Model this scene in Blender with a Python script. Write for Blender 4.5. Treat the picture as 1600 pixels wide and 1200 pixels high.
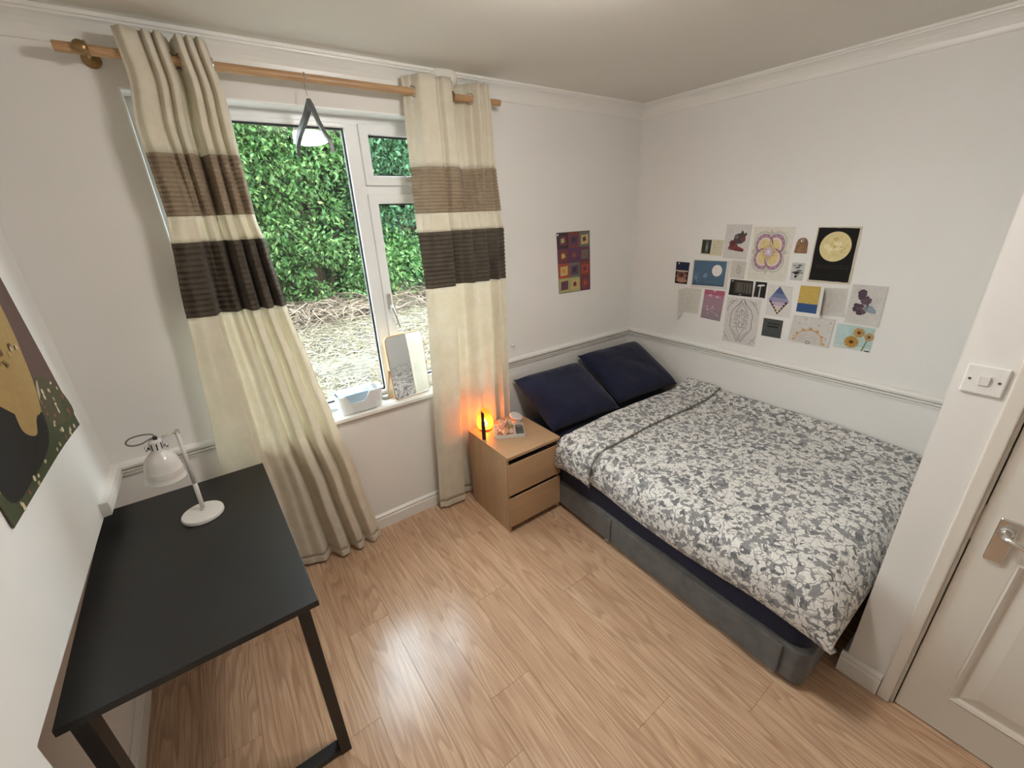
import bpy, bmesh, math, random
import numpy as np
from mathutils import Vector, Matrix, noise as mnoise

random.seed(7)
rng = np.random.default_rng(11)
S = bpy.context.scene
for o in list(bpy.data.objects):
    bpy.data.objects.remove(o)
COL = S.collection

# ------------------------------------------------------------------ camera
cam_d = bpy.data.cameras.new('camera')
cam = bpy.data.objects.new('camera', cam_d)
COL.objects.link(cam)
cam_d.sensor_width = 36.0
cam_d.lens = 655.1 / 1600 * 36.0
cam_d.clip_start = 0.02
cam_d.clip_end = 200
_r = Vector((0.80964287, -0.58559116, -0.03951484))
_u = Vector((0.24954123, 0.28251657, 0.92623623))
_f = Vector((0.53123215, 0.75978114, -0.37486667))
cam.matrix_world = Matrix(((_r.x, _u.x, -_f.x, 0.52185), (_r.y, _u.y, -_f.y, -2.26480),
                           (_r.z, _u.z, -_f.z, 1.81824), (0, 0, 0, 1)))
S.camera = cam

# ------------------------------------------------------------------ world: bright overcast sky
W = bpy.data.worlds.new('overcast_sky')
S.world = W
W.use_nodes = True
_bg = W.node_tree.nodes['Background']
_bg.inputs[0].default_value = (0.80, 0.92, 1.0, 1)
_bg.inputs[1].default_value = 14.0

# ------------------------------------------------------------------ exposure
S.view_settings.view_transform = 'Standard'
S.view_settings.look = 'None'
S.view_settings.gamma = 1
S.view_settings.use_curve_mapping = False
S.view_settings.exposure = 0.0

LAMP_STRENGTH = 82.0          # glow of the ceiling light's diffuser

# ------------------------------------------------------------------ dimensions (metres)
XR = 3.334      # right wall
XP = 2.277      # wall with the door
YP = -2.077     # where that wall starts (end of the bed alcove)
YB = -3.15      # wall behind the camera
ZC = 2.49       # ceiling
ZD = 0.895      # top of dado rail
DESK_Z = 0.77
NS_Z = 0.536

# ================================================================== helpers
def srgb(r, g, b):
    def c(v):
        v /= 255.0
        return v / 12.92 if v <= 0.04045 else ((v + 0.055) / 1.055) ** 2.4
    return (c(r), c(g), c(b), 1.0)

class NT:
    """small node-tree builder"""
    def __init__(self, name):
        self.m = bpy.data.materials.new(name)
        self.m.use_nodes = True
        self.t = self.m.node_tree
        self.t.nodes.clear()
        self.out = self.t.nodes.new('ShaderNodeOutputMaterial')
    def n(self, typ, **kw):
        nd = self.t.nodes.new(typ)
        for k, v in kw.items():
            if k.startswith('in_'):
                key = k[3:]
                nd.inputs[int(key) if key.isdigit() else key.replace('_', ' ')].default_value = v
            else:
                setattr(nd, k, v)
        return nd
    def l(self, a, b):
        self.t.links.new(a, b)
    def surf(self, sock):
        self.l(sock, self.out.inputs['Surface'])

def ramp(nt, stops, interp='LINEAR'):
    nd = nt.n('ShaderNodeValToRGB')
    cr = nd.color_ramp
    cr.interpolation = interp
    while len(cr.elements) < len(stops):
        cr.elements.new(0.5)
    for e, (p, c) in zip(cr.elements, stops):
        e.position = p
        e.color = c if len(c) == 4 else (*c, 1)
    return nd

MATS = {}
def plain(name, col, rough=0.5, metal=0.0, bump=0.0, bscale=60.0, var=0.0, vscale=8.0, spec=0.5, coat=0.0):
    if name in MATS:
        return MATS[name]
    nt = NT(name)
    p = nt.n('ShaderNodeBsdfPrincipled')
    p.inputs['Roughness'].default_value = rough
    p.inputs['Metallic'].default_value = metal
    p.inputs['Specular IOR Level'].default_value = spec
    p.inputs['Coat Weight'].default_value = coat
    tc = nt.n('ShaderNodeTexCoord')
    nz = nt.n('ShaderNodeTexNoise', in_Scale=vscale, in_Detail=4.0)
    nt.l(tc.outputs['Object'], nz.inputs['Vector'])
    a = tuple(max(0, c * (1 - var)) for c in col[:3])
    b = tuple(min(1, c * (1 + var)) for c in col[:3])
    rp = ramp(nt, [(0.3, a), (0.7, b)])
    nt.l(nz.outputs['Fac'], rp.inputs['Fac'])
    nt.l(rp.outputs['Color'], p.inputs['Base Color'])
    if bump > 0:
        n2 = nt.n('ShaderNodeTexNoise', in_Scale=bscale, in_Detail=3.0)
        nt.l(tc.outputs['Object'], n2.inputs['Vector'])
        bp = nt.n('ShaderNodeBump', in_Strength=bump, in_Distance=0.002)
        nt.l(n2.outputs['Fac'], bp.inputs['Height'])
        nt.l(bp.outputs['Normal'], p.inputs['Normal'])
    nt.surf(p.outputs['BSDF'])
    MATS[name] = nt.m
    return nt.m

def ink(col):
    """flat printed / painted colour on paper"""
    g_ = sum(col) / 3.0
    col = tuple(g_ + (c - g_) * 0.78 for c in col)     # slightly faded print colours
    key = 'ink_%d_%d_%d' % tuple(int(c) for c in col)
    return plain(key, srgb(*col), rough=0.75, var=0.06, vscale=60, spec=0.2)

def emit(name, col, strength):
    nt = NT(name)
    e = nt.n('ShaderNodeEmission', in_Color=col, in_Strength=strength)
    nt.surf(e.outputs[0])
    return nt.m

# ---------------------------------------------------------------- mesh helpers
def mesh_obj(name, bm, mats, parent=None, smooth=False, bevel=0.0, bseg=2, loc=None):
    bmesh.ops.recalc_face_normals(bm, faces=bm.faces[:])
    me = bpy.data.meshes.new(name)
    bm.to_mesh(me)
    bm.free()
    o = bpy.data.objects.new(name, me)
    COL.objects.link(o)
    for m in (mats if isinstance(mats, (list, tuple)) else [mats]):
        me.materials.append(m)
    if smooth:
        me.polygons.foreach_set('use_smooth', [True] * len(me.polygons))
    if bevel > 0:
        b = o.modifiers.new('bevel', 'BEVEL')
        b.width = bevel
        b.segments = bseg
        b.limit_method = 'ANGLE'
    if parent is not None:
        o.parent = parent
    if loc is not None:
        o.location = loc
    return o

def tag(o, label, cat, group=None):
    o['label'] = label
    o['category'] = cat
    if group:
        o['group'] = group
    return o

def struct(o, label=None):
    o['kind'] = 'structure'
    if label:
        o['label'] = label
    return o

def thing(name, label, cat, loc=(0, 0, 0), rotz=0.0, group=None):
    o = bpy.data.objects.new(name, None)
    o.empty_display_size = 0.05
    COL.objects.link(o)
    o.location = loc
    o.rotation_euler = (0, 0, rotz)
    return tag(o, label, cat, group)

def box(bm, x0, x1, y0, y1, z0, z1, mi=0, mat=None):
    vs = [bm.verts.new((x, y, z)) for z in (z0, z1) for y in (y0, y1) for x in (x0, x1)]
    if mat is not None:
        for v in vs:
            v.co = mat @ v.co
    q = [(0, 2, 3, 1), (4, 5, 7, 6), (0, 1, 5, 4), (2, 6, 7, 3), (0, 4, 6, 2), (1, 3, 7, 5)]
    for f in q:
        fc = bm.faces.new([vs[i] for i in f])
        fc.material_index = mi
    return vs

def prism(bm, pts, z0, z1, mi=0):
    a = [bm.verts.new((x, y, z0)) for x, y in pts]
    b = [bm.verts.new((x, y, z1)) for x, y in pts]
    n = len(pts)
    for i in range(n):
        bm.faces.new((a[i], a[(i + 1) % n], b[(i + 1) % n], b[i])).material_index = mi
    bm.faces.new(a[::-1]).material_index = mi
    bm.faces.new(b).material_index = mi

def lathe(bm, prof, seg=32, mat=None, cap=True, mi=0):
    """prof: [(r, z)]"""
    rings = []
    for r, z in prof:
        ring = []
        for i in range(seg):
            a = 2 * math.pi * i / seg
            co = Vector((r * math.cos(a), r * math.sin(a), z))
            ring.append(bm.verts.new(mat @ co if mat is not None else co))
        rings.append(ring)
    for a, b in zip(rings, rings[1:]):
        for i in range(seg):
            bm.faces.new((a[i], a[(i + 1) % seg], b[(i + 1) % seg], b[i])).material_index = mi
    if cap:
        bm.faces.new(rings[0][::-1]).material_index = mi
        bm.faces.new(rings[-1]).material_index = mi

def tube(bm, pts, r, seg=10, cap=True, mi=0):
    pts = [Vector(p) for p in pts]
    rs = r if isinstance(r, (list, tuple)) else [r] * len(pts)
    rings = []
    up = Vector((0, 0, 1))
    prev = None
    for i, p in enumerate(pts):
        t = (pts[min(i + 1, len(pts) - 1)] - pts[max(i - 1, 0)]).normalized()
        if prev is None:
            ref = up if abs(t.dot(up)) < 0.95 else Vector((1, 0, 0))
            a = t.cross(ref).normalized()
        else:
            a = (prev - t * prev.dot(t)).normalized()
        prev = a
        b = t.cross(a)
        rings.append([bm.verts.new(p + (a * math.cos(2 * math.pi * k / seg) + b * math.sin(2 * math.pi * k / seg)) * rs[i]) for k in range(seg)])
    for a, b in zip(rings, rings[1:]):
        for i in range(seg):
            bm.faces.new((a[i], a[(i + 1) % seg], b[(i + 1) % seg], b[i])).material_index = mi
    if cap:
        bm.faces.new(rings[0][::-1]).material_index = mi
        bm.faces.new(rings[-1]).material_index = mi

def torus(bm, R, r, mat, seg=24, sub=8):
    rings = []
    for i in range(seg):
        a = 2 * math.pi * i / seg
        rings.append([bm.verts.new(mat @ Vector(((R + r * math.cos(2 * math.pi * k / sub)) * math.cos(a),
                                                 (R + r * math.cos(2 * math.pi * k / sub)) * math.sin(a),
                                                 r * math.sin(2 * math.pi * k / sub)))) for k in range(sub)])
    for i in range(seg):
        A, B = rings[i], rings[(i + 1) % seg]
        for k in range(sub):
            bm.faces.new((A[k], A[(k + 1) % sub], B[(k + 1) % sub], B[k]))

def sweep(bm, prof, p0, p1, inward):
    """extrude a profile [(depth, z)] along the straight line p0-p1; inward = unit xy direction of depth"""
    A, B = [], []
    for d, z in prof:
        A.append(bm.verts.new((p0[0] + inward[0] * d, p0[1] + inward[1] * d, z)))
        B.append(bm.verts.new((p1[0] + inward[0] * d, p1[1] + inward[1] * d, z)))
    n = len(prof)
    for i in range(n):
        bm.faces.new((A[i], A[(i + 1) % n], B[(i + 1) % n], B[i]))
    bm.faces.new(A[::-1])
    bm.faces.new(B)

def grid_surface(bm, fn, nu, nv, mi=0, closed_u=False):
    vs = [[bm.verts.new(fn(i / nu, j / nv)) for j in range(nv + 1)] for i in range(nu + 1)]
    for i in range(nu):
        for j in range(nv):
            bm.faces.new((vs[i][j], vs[i + 1][j], vs[i + 1][j + 1], vs[i][j + 1])).material_index = mi
    return vs

def lerp_table(tab, z):
    """tab: [(z, value)] sorted by falling z"""
    if z >= tab[0][0]:
        return tab[0][1]
    for (za, a), (zb, b) in zip(tab, tab[1:]):
        if z >= zb:
            t = (za - z) / (za - zb)
            t = t * t * (3 - 2 * t) * 0.5 + t * 0.5
            return a + (b - a) * t
    return tab[-1][1]

# ================================================================== surface materials
def wall_material():
    nt = NT('painted_plaster')
    p = nt.n('ShaderNodeBsdfPrincipled', in_Roughness=0.72)
    p.inputs['Specular IOR Level'].default_value = 0.25
    tc = nt.n('ShaderNodeTexCoord')
    nz = nt.n('ShaderNodeTexNoise', in_Scale=1.3, in_Detail=5.0)
    nt.l(tc.outputs['Object'], nz.inputs['Vector'])
    rp = ramp(nt, [(0.3, srgb(227, 224, 219)), (0.7, srgb(233, 230, 226))])
    nt.l(nz.outputs['Fac'], rp.inputs['Fac'])
    nt.l(rp.outputs['Color'], p.inputs['Base Color'])
    n2 = nt.n('ShaderNodeTexNoise', in_Scale=260.0, in_Detail=3.0)
    nt.l(tc.outputs['Object'], n2.inputs['Vector'])
    bp = nt.n('ShaderNodeBump', in_Strength=0.12, in_Distance=0.002)
    nt.l(n2.outputs['Fac'], bp.inputs['Height'])
    nt.l(bp.outputs['Normal'], p.inputs['Normal'])
    nt.surf(p.outputs['BSDF'])
    return nt.m
M_WALL = wall_material()
M_CEIL = plain('ceiling_paint', srgb(226, 222, 214), rough=0.85, bump=0.1, bscale=180, var=0.02, vscale=2, spec=0.2)
M_TRIM = plain('gloss_white_trim', srgb(232, 229, 223), rough=0.35, var=0.015, vscale=5)
M_UPVC = plain('white_upvc', srgb(242, 243, 243), rough=0.28, var=0.01)
M_DOOR = plain('door_eggshell', srgb(224, 217, 207), rough=0.42, bump=0.05, bscale=200, var=0.015, vscale=4)
M_RUBBER = plain('black_rubber', (0.012, 0.013, 0.014, 1), rough=0.6)
M_CHROME = plain('satin_chrome', (0.72, 0.71, 0.69, 1), rough=0.22, metal=1.0)
M_BRASS = plain('aged_brass', srgb(150, 122, 84), rough=0.35, metal=0.85, var=0.1, vscale=40)
M_PLASTIC = plain('white_plastic', srgb(232, 230, 226), rough=0.35, var=0.01)

def wood_material(name, ax, light, mid, dark, scale=1.0, rough=0.4, pores=1.0, contrast=1.0):
    """long-grained wood, grain along local axis ax"""
    nt = NT(name)
    p = nt.n('ShaderNodeBsdfPrincipled', in_Roughness=rough)
    tc = nt.n('ShaderNodeTexCoord')
    oi = nt.n('ShaderNodeObjectInfo')
    off = nt.n('ShaderNodeVectorMath', operation='SCALE')
    cmb = nt.n('ShaderNodeCombineXYZ', in_0=37.0, in_1=53.0, in_2=19.0)
    nt.l(cmb.outputs[0], off.inputs[0])
    nt.l(oi.outputs['Random'], off.inputs['Scale'])
    add = nt.n('ShaderNodeVectorMath', operation='ADD')
    nt.l(tc.outputs['Object'], add.inputs[0])
    nt.l(off.outputs[0], add.inputs[1])
    def mapped(across, along):
        mp = nt.n('ShaderNodeMapping')
        s = [across * scale] * 3
        s[ax] = along * scale
        mp.inputs['Scale'].default_value = s
        nt.l(add.outputs[0], mp.inputs['Vector'])
        return mp.outputs[0]
    # contour rings (cathedral grain)
    n1 = nt.n('ShaderNodeTexNoise', in_Scale=1.0, in_Detail=2.0, in_Roughness=0.45)
    nt.l(mapped(6.5, 0.55), n1.inputs['Vector'])
    mul = nt.n('ShaderNodeMath', operation='MULTIPLY', in_1=24.0)
    nt.l(n1.outputs['Fac'], mul.inputs[0])
    fr = nt.n('ShaderNodeMath', operation='FRACT')
    nt.l(mul.outputs[0], fr.inputs[0])
    r1 = ramp(nt, [(0.0, (0, 0, 0)), (0.45, (0.25, 0.25, 0.25)), (0.86, (1, 1, 1)), (1.0, (0, 0, 0))])
    nt.l(fr.outputs[0], r1.inputs['Fac'])
    # streaks / pores
    n2 = nt.n('ShaderNodeTexNoise', in_Scale=1.0, in_Detail=3.0, in_Roughness=0.6)
    nt.l(mapped(170.0, 5.0), n2.inputs['Vector'])
    r2 = ramp(nt, [(0.42, (0, 0, 0)), (0.68, (1, 1, 1))])
    nt.l(n2.outputs['Fac'], r2.inputs['Fac'])
    # broad tone
    n3 = nt.n('ShaderNodeTexNoise', in_Scale=1.0, in_Detail=2.0)
    nt.l(mapped(7.0, 0.9), n3.inputs['Vector'])
    r3 = ramp(nt, [(0.3, light), (0.7, mid)])
    nt.l(n3.outputs['Fac'], r3.inputs['Fac'])
    m1 = nt.n('ShaderNodeMix', data_type='RGBA')
    nt.l(r3.outputs['Color'], m1.inputs['A'])
    m1.inputs['B'].default_value = dark
    f1 = nt.n('ShaderNodeMath', operation='MULTIPLY', in_1=0.52 * contrast)
    nt.l(r1.outputs['Color'], f1.inputs[0])
    nt.l(f1.outputs[0], m1.inputs['Factor'])
    m2 = nt.n('ShaderNodeMix', data_type='RGBA')
    nt.l(m1.outputs['Result'], m2.inputs['A'])
    m2.inputs['B'].default_value = dark
    f2 = nt.n('ShaderNodeMath', operation='MULTIPLY', in_1=0.5 * pores)
    nt.l(r2.outputs['Color'], f2.inputs[0])
    nt.l(f2.outputs[0], m2.inputs['Factor'])
    # per-board tone
    hs = nt.n('ShaderNodeHueSaturation')
    vr = nt.n('ShaderNodeMapRange')
    vr.inputs['To Min'].default_value = 0.965
    vr.inputs['To Max'].default_value = 1.035
    nt.l(oi.outputs['Random'], vr.inputs['Value'])
    nt.l(vr.outputs[0], hs.inputs['Value'])
    nt.l(m2.outputs['Result'], hs.inputs['Color'])
    nt.l(hs.outputs['Color'], p.inputs['Base Color'])
    bp = nt.n('ShaderNodeBump', in_Strength=0.08, in_Distance=0.001)
    nt.l(r2.outputs['Color'], bp.inputs['Height'])
    bp.invert = True
    nt.l(bp.outputs['Normal'], p.inputs['Normal'])
    nt.surf(p.outputs['BSDF'])
    return nt.m

M_FLOOR = wood_material('oak_laminate', 1, srgb(216, 184, 153), srgb(201, 166, 135), srgb(150, 112, 86), rough=0.22)
M_FLOOR.node_tree.nodes['Principled BSDF'].inputs['Coat Weight'].default_value = 0.3
M_FLOOR.node_tree.nodes['Principled BSDF'].inputs['Coat Roughness'].default_value = 0.2
M_OAKV_X = wood_material('oak_veneer_flat', 0, srgb(188, 154, 120), srgb(176, 142, 107), srgb(148, 113, 81), scale=1.6, rough=0.42, pores=0.6, contrast=0.35)
M_OAKV_Z = wood_material('oak_veneer_upright', 2, srgb(186, 153, 119), srgb(172, 139, 105), srgb(146, 112, 80), scale=1.6, rough=0.42, pores=0.6, contrast=0.35)
M_ROD = wood_material('pine_rod', 0, srgb(190, 152, 112), srgb(174, 135, 96), srgb(128, 94, 62), scale=1.5, rough=0.4, pores=0.7, contrast=0.6)
M_BAMBOO = plain('bamboo', srgb(206, 172, 132), rough=0.45, var=0.06, vscale=30)

# ================================================================== SETTING
# ---- floor of laminate boards
bm = bmesh.new()
box(bm, -0.3, XR + 0.2, YB - 0.2, 0.2, -0.12, -0.012)
floor = struct(mesh_obj('floor', bm, plain('underlay', srgb(70, 52, 38), rough=0.9)), 'oak laminate floor laid in long boards')
BW, BL = 0.193, 1.285
board_meshes = {}
def board_mesh(w, l):
    k = (round(w, 3), round(l, 3))
    if k not in board_meshes:
        b = bmesh.new()
        e = 0.0003
        vs0 = [(e, e), (w - e, e), (w - e, l - e), (e, l - e)]
        c = 0.0005
        vs1 = [(e + c, e + c), (w - e - c, e + c), (w - e - c, l - e - c), (e + c, l - e - c)]
        lo = [b.verts.new((x, y, -0.012)) for x, y in vs0]
        md = [b.verts.new((x, y, -0.0007)) for x, y in vs0]
        hi = [b.verts.new((x, y, 0.0)) for x, y in vs1]
        for A, B in ((lo, md), (md, hi)):
            for i in range(4):
                b.faces.new((A[i], A[(i + 1) % 4], B[(i + 1) % 4], B[i]))
        b.faces.new(hi)
        b.faces.new(lo[::-1])
        bmesh.ops.recalc_face_normals(b, faces=b.faces[:])
        me = bpy.data.meshes.new('floorboard')
        b.to_mesh(me)
        b.free()
        me.materials.append(M_FLOOR)
        board_meshes[k] = me
    return board_meshes[k]
x = -0.12
row = 0
while x < XR - 0.001:
    w = min(BW, XR - x)
    y = 0.0 + [0.0, 0.43, 0.86, 0.21, 0.64, 1.07][row % 6]
    while y > YB:
        hi_y = min(y, 0.0)
        lo_y = max(y - BL, YB)
        if hi_y - lo_y > 0.01:
            o = bpy.data.objects.new('floorboard', board_mesh(w, hi_y - lo_y))
            COL.objects.link(o)
            o.location = (x, lo_y, 0)
            o.parent = floor
        y -= BL
    x += BW
    row += 1

# ---- walls
WX0, WX1, WZ0, WZ1 = 0.441, 1.985, 0.775, 2.296     # window opening
bm = bmesh.new()
box(bm, -0.3, WX0, 0, 0.30, 0, ZC)
box(bm, WX1, XR + 0.2, 0, 0.30, 0, ZC)
box(bm, WX0, WX1, 0, 0.30, 0, WZ0)
box(bm, WX0, WX1, 0, 0.30, WZ1, ZC)
struct(mesh_obj('wall_window', bm, M_WALL), 'white painted wall around the window')
bm = bmesh.new()
box(bm, XR, XR + 0.2, YB - 0.2, 0, 0, ZC)
struct(mesh_obj('wall_right', bm, M_WALL), 'white painted wall behind the bed')
LEDGE = 0.838
bm = bmesh.new()
box(bm, -0.3, 0, -1.243, 0, LEDGE, ZC)
box(bm, -0.3, -0.115, -1.243, 0, 0, LEDGE)
box(bm, -0.3, 0, YB - 0.2, -1.243, 0, ZC)
struct(mesh_obj('wall_left', bm, M_WALL), 'white painted wall with a shallow recess behind the desk')
bm = bmesh.new()
box(bm, -0.3, XR + 0.2, YB - 0.2, YB, 0, ZC)
struct(mesh_obj('wall_back', bm, M_WALL), 'plain white wall opposite the window')
DY0, DY1, DZ = -2.245, -3.01, 2.0
bm = bmesh.new()
box(bm, XP, XP + 0.10, DY0 + 0.012, YP, 0, ZC)
box(bm, XP, XP + 0.10, YB, DY1 - 0.012, 0, ZC)
box(bm, XP, XP + 0.10, DY1 - 0.012, DY0 + 0.012, DZ + 0.012, ZC)
box(bm, XP + 0.10, XR, YP - 0.1, YP, 0, ZC)
struct(mesh_obj('wall_door', bm, M_WALL), 'white wall holding the light switch and the door')
bm = bmesh.new()
box(bm, XP + 0.9, XP + 0.95, YB, YP - 0.1, 0, ZC)
struct(mesh_obj('wall_hall', bm, M_WALL))
bm = bmesh.new()
box(bm, -0.3, XR + 0.2, YB - 0.2, 0.3, ZC, ZC + 0.15)
struct(mesh_obj('ceiling', bm, M_CEIL), 'off-white plaster ceiling')

# ---- cornice
cove = [(0, 2.405), (0.006, 2.407), (0.007, 2.413)]
for k in range(9):
    a = math.pi / 2 * k / 8
    cove.append((0.061 - 0.052 * math.cos(a), 2.472 - 0.058 * math.cos(a * 1.0) + 0.0 + 0.058 * (1 - math.cos(a)) * 0.0))
cove = [(0, 2.405), (0.006, 2.407), (0.008, 2.414), (0.010, 2.428), (0.017, 2.444), (0.028, 2.458), (0.042, 2.468),
        (0.054, 2.472), (0.055, 2.477), (0.064, 2.479), (0.066, 2.485), (0.066, ZC), (0, ZC)]
def cornice(n, p0, p1, inw):
    b = bmesh.new()
    sweep(b, cove, p0, p1, inw)
    struct(mesh_obj('trim_%d' % n, b, M_TRIM), 'coved cornice')
cornice(1, (0, 0), (XR, 0), (0, -1))
cornice(2, (XR, 0), (XR, YP), (-1, 0))
cornice(3, (0, 0), (0, YB), (1, 0))
cornice(4, (XP, YP + 0.0), (XP, YB), (-1, 0))
cornice(5, (XP, YP), (XR, YP), (0, 1))
# plaster boss on the cornice above the right curtain
bm = bmesh.new()
grid_surface(bm, lambda u, v: Vector((1.735 + 0.085 * math.cos(2 * math.pi * u) * math.sin(math.pi / 2 * v) ** 0.6,
                                      -0.0 - 0.085 * (0.25 + 0.75 * math.cos(math.pi / 2 * v)),
                                      2.462 + 0.055 * math.sin(2 * math.pi * u) * math.sin(math.pi / 2 * v) ** 0.6)) if v > 0 else Vector((1.735, -0.085, 2.462)), 24, 8)
bmesh.ops.remove_doubles(bm, verts=bm.verts[:], dist=0.0005)
struct(mesh_obj('trim_15', bm, M_CEIL, smooth=True), 'smooth plaster bulge on the cornice')

# ---- dado rails
dado = [(0, 0.830), (0.010, 0.831), (0.013, 0.842), (0.003, 0.844), (0.003, 0.848), (0.015, 0.849), (0.017, 0.859),
        (0.005, 0.861), (0.005, 0.866), (0.024, 0.868), (0.027, 0.880), (0.023, 0.891), (0.012, ZD), (0, ZD + 0.001)]
def rail(n, p0, p1, inw):
    b = bmesh.new()
    sweep(b, dado, p0, p1, inw)
    struct(mesh_obj('trim_%d' % n, b, M_TRIM), 'white dado rail')
rail(6, (0.026, 0), (WX0 - 0.02, 0), (0, -1))
rail(7, (WX1 + 0.02, 0), (XR, 0), (0, -1))
rail(8, (XR, 0), (XR, YP), (-1, 0))
b = bmesh.new()
sweep(b, [(0, 0.838), (0.024, 0.84), (0.028, 0.87), (0.026, 0.893), (0.0, 0.896)], (0, 0), (0, -0.34), (1, 0))
struct(mesh_obj('trim_9', b, M_TRIM), 'plain white rail return on the left wall')

# ---- baseboards
skirt = [(0, 0), (0.018, 0), (0.018, 0.068), (0.013, 0.074), (0.013, 0.079), (0.016, 0.083), (0.016, 0.089), (0.008, 0.097), (0.005, 0.1), (0, 0.1)]
def base(side, p0, p1, inw):
    b = bmesh.new()
    sweep(b, skirt, p0, p1, inw)
    struct(mesh_obj('baseboard_' + side, b, M_TRIM), 'white moulded skirting board')
base('window', (-0.115, 0), (XR, 0), (0, -1))
base('left', (-0.115, -0.018), (-0.115, -1.243), (1, 0))
base('left_front', (0, -1.243), (0, YB), (1, 0))
base('right', (XR, -0.018), (XR, YP), (-1, 0))
base('door', (XP, YP + 0.018), (XP, -2.193), (-1, 0))
base('alcove', (XP, YP), (XR, YP), (0, 1))
base('back', (0, YB), (XP, YB), (0, 1))

# ---- window
WY = 0.115                                            # room face of the frame
M_GLASS = None
def glass_material():
    nt = NT('window_glass')
    tr = nt.n('ShaderNodeBsdfTransparent', in_Color=(0.97, 0.985, 0.975, 1))
    gl = nt.n('ShaderNodeBsdfGlossy', in_Roughness=0.0)
    fr = nt.n('ShaderNodeFresnel', in_IOR=1.5)
    ge = nt.n('ShaderNodeNewGeometry')                 # same reflectance on both faces of the thin pane
    io = nt.n('ShaderNodeMath', operation='MULTIPLY_ADD', in_1=-0.8333, in_2=1.5)
    nt.l(ge.outputs['Backfacing'], io.inputs[0])
    nt.l(io.outputs[0], fr.inputs['IOR'])
    mx = nt.n('ShaderNodeMixShader')
    nt.l(fr.outputs[0], mx.inputs[0])
    nt.l(tr.outputs[0], mx.inputs[1])
    nt.l(gl.outputs[0], mx.inputs[2])
    nt.surf(mx.outputs[0])
    return nt.m
M_GLASS = glass_material()
win = bpy.data.objects.new('window_1', None)
COL.objects.link(win)
win.location = (0, 0, 0)
struct(win, 'white plastic framed window with a fixed pane and two opening lights')

def frame_rect(bm, x0, x1, z0, z1, w, y0, y1):
    """mitred rectangular frame, outer size x0..x1, z0..z1, bar width w"""
    o = [(x0, z0), (x1, z0), (x1, z1), (x0, z1)]
    i = [(x0 + w, z0 + w), (x1 - w, z0 + w), (x1 - w, z1 - w), (x0 + w, z1 - w)]
    vo0 = [bm.verts.new((a, y0, c)) for a, c in o]; vi0 = [bm.verts.new((a, y0, c)) for a, c in i]
    vo1 = [bm.verts.new((a, y1, c)) for a, c in o]; vi1 = [bm.verts.new((a, y1, c)) for a, c in i]
    for k in range(4):
        j = (k + 1) % 4
        bm.faces.new((vo0[k], vo0[j], vi0[j], vi0[k]))
        bm.faces.new((vo1[k], vo1[j], vi1[j], vi1[k]))
        bm.faces.new((vo0[k], vo0[j], vo1[j], vo1[k]))
        bm.faces.new((vi0[k], vi0[j], vi1[j], vi1[k]))

bm = bmesh.new()
frame_rect(bm, WX0, WX1, WZ0 + 0.03, WZ1, 0.045, WY, WY + 0.07)
box(bm, 1.265, 1.325, WY + 0.001, WY + 0.069, WZ0 + 0.07, WZ1 - 0.04)
box(bm, 1.32, WX1 - 0.04, WY + 0.001, WY + 0.069, 1.935, 1.995)
mesh_obj('outer_frame', bm, M_UPVC, win, bevel=0.004)
def sash(name, x0, x1, z0, z1, w, proud):
    b = bmesh.new()
    frame_rect(b, x0, x1, z0, z1, w, WY - proud, WY + 0.06)
    f = mesh_obj(name, b, M_UPVC, win, bevel=0.004)
    b = bmesh.new()
    frame_rect(b, x0 + w - 0.002, x1 - w + 0.002, z0 + w - 0.002, z1 - w + 0.002, 0.009, WY + 0.012, WY + 0.03)
    mesh_obj('gasket', b, M_RUBBER, f)
    b = bmesh.new()
    box(b, x0 + w, x1 - w, WY + 0.02, WY + 0.024, z0 + w, z1 - w)
    mesh_obj('pane', b, M_GLASS, f)
    return f
sash('fixed_light', WX0 + 0.035, 1.272, WZ0 + 0.065, WZ1 - 0.035, 0.022, 0.006)
vent = sash('vent_sash', 1.318, WX1 - 0.035, 1.985, WZ1 - 0.035, 0.045, 0.016)
case = sash('casement_sash', 1.318, WX1 - 0.035, WZ0 + 0.065, 1.945, 0.048, 0.016)
bm = bmesh.new()
box(bm, 1.332, 1.354, WY - 0.026, WY - 0.016, 1.33, 1.43)
tube(bm, [(1.343, WY - 0.03, 1.36), (1.343, WY - 0.055, 1.355), (1.355, WY - 0.06, 1.31), (1.372, WY - 0.058, 1.235)], [0.009, 0.008, 0.008, 0.007])
mesh_obj('window_handle', bm, M_CHROME, case, smooth=False, bevel=0.002)
bm = bmesh.new()
box(bm, 1.54, 1.575, WY - 0.024, WY - 0.016, 2.005, 2.03)
box(bm, 1.55, 1.62, WY - 0.032, WY - 0.022, 2.01, 2.02)
mesh_obj('vent_latch', bm, M_CHROME, vent, bevel=0.002)
# sill board
bm = bmesh.new()
box(bm, WX0 - 0.02, WX1 + 0.02, -0.032, -0.0005, 0.79, 0.815)
box(bm, WX0, WX1, -0.001, WY + 0.005, 0.79, 0.815)
mesh_obj('window_sill', bm, M_TRIM, win, bevel=0.006, bseg=3)
# outside sill
bm = bmesh.new()
box(bm, WX0, WX1, WY + 0.07, 0.36, 0.77, 0.80)
mesh_obj('outer_sill', bm, M_UPVC, win, bevel=0.004)

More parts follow.
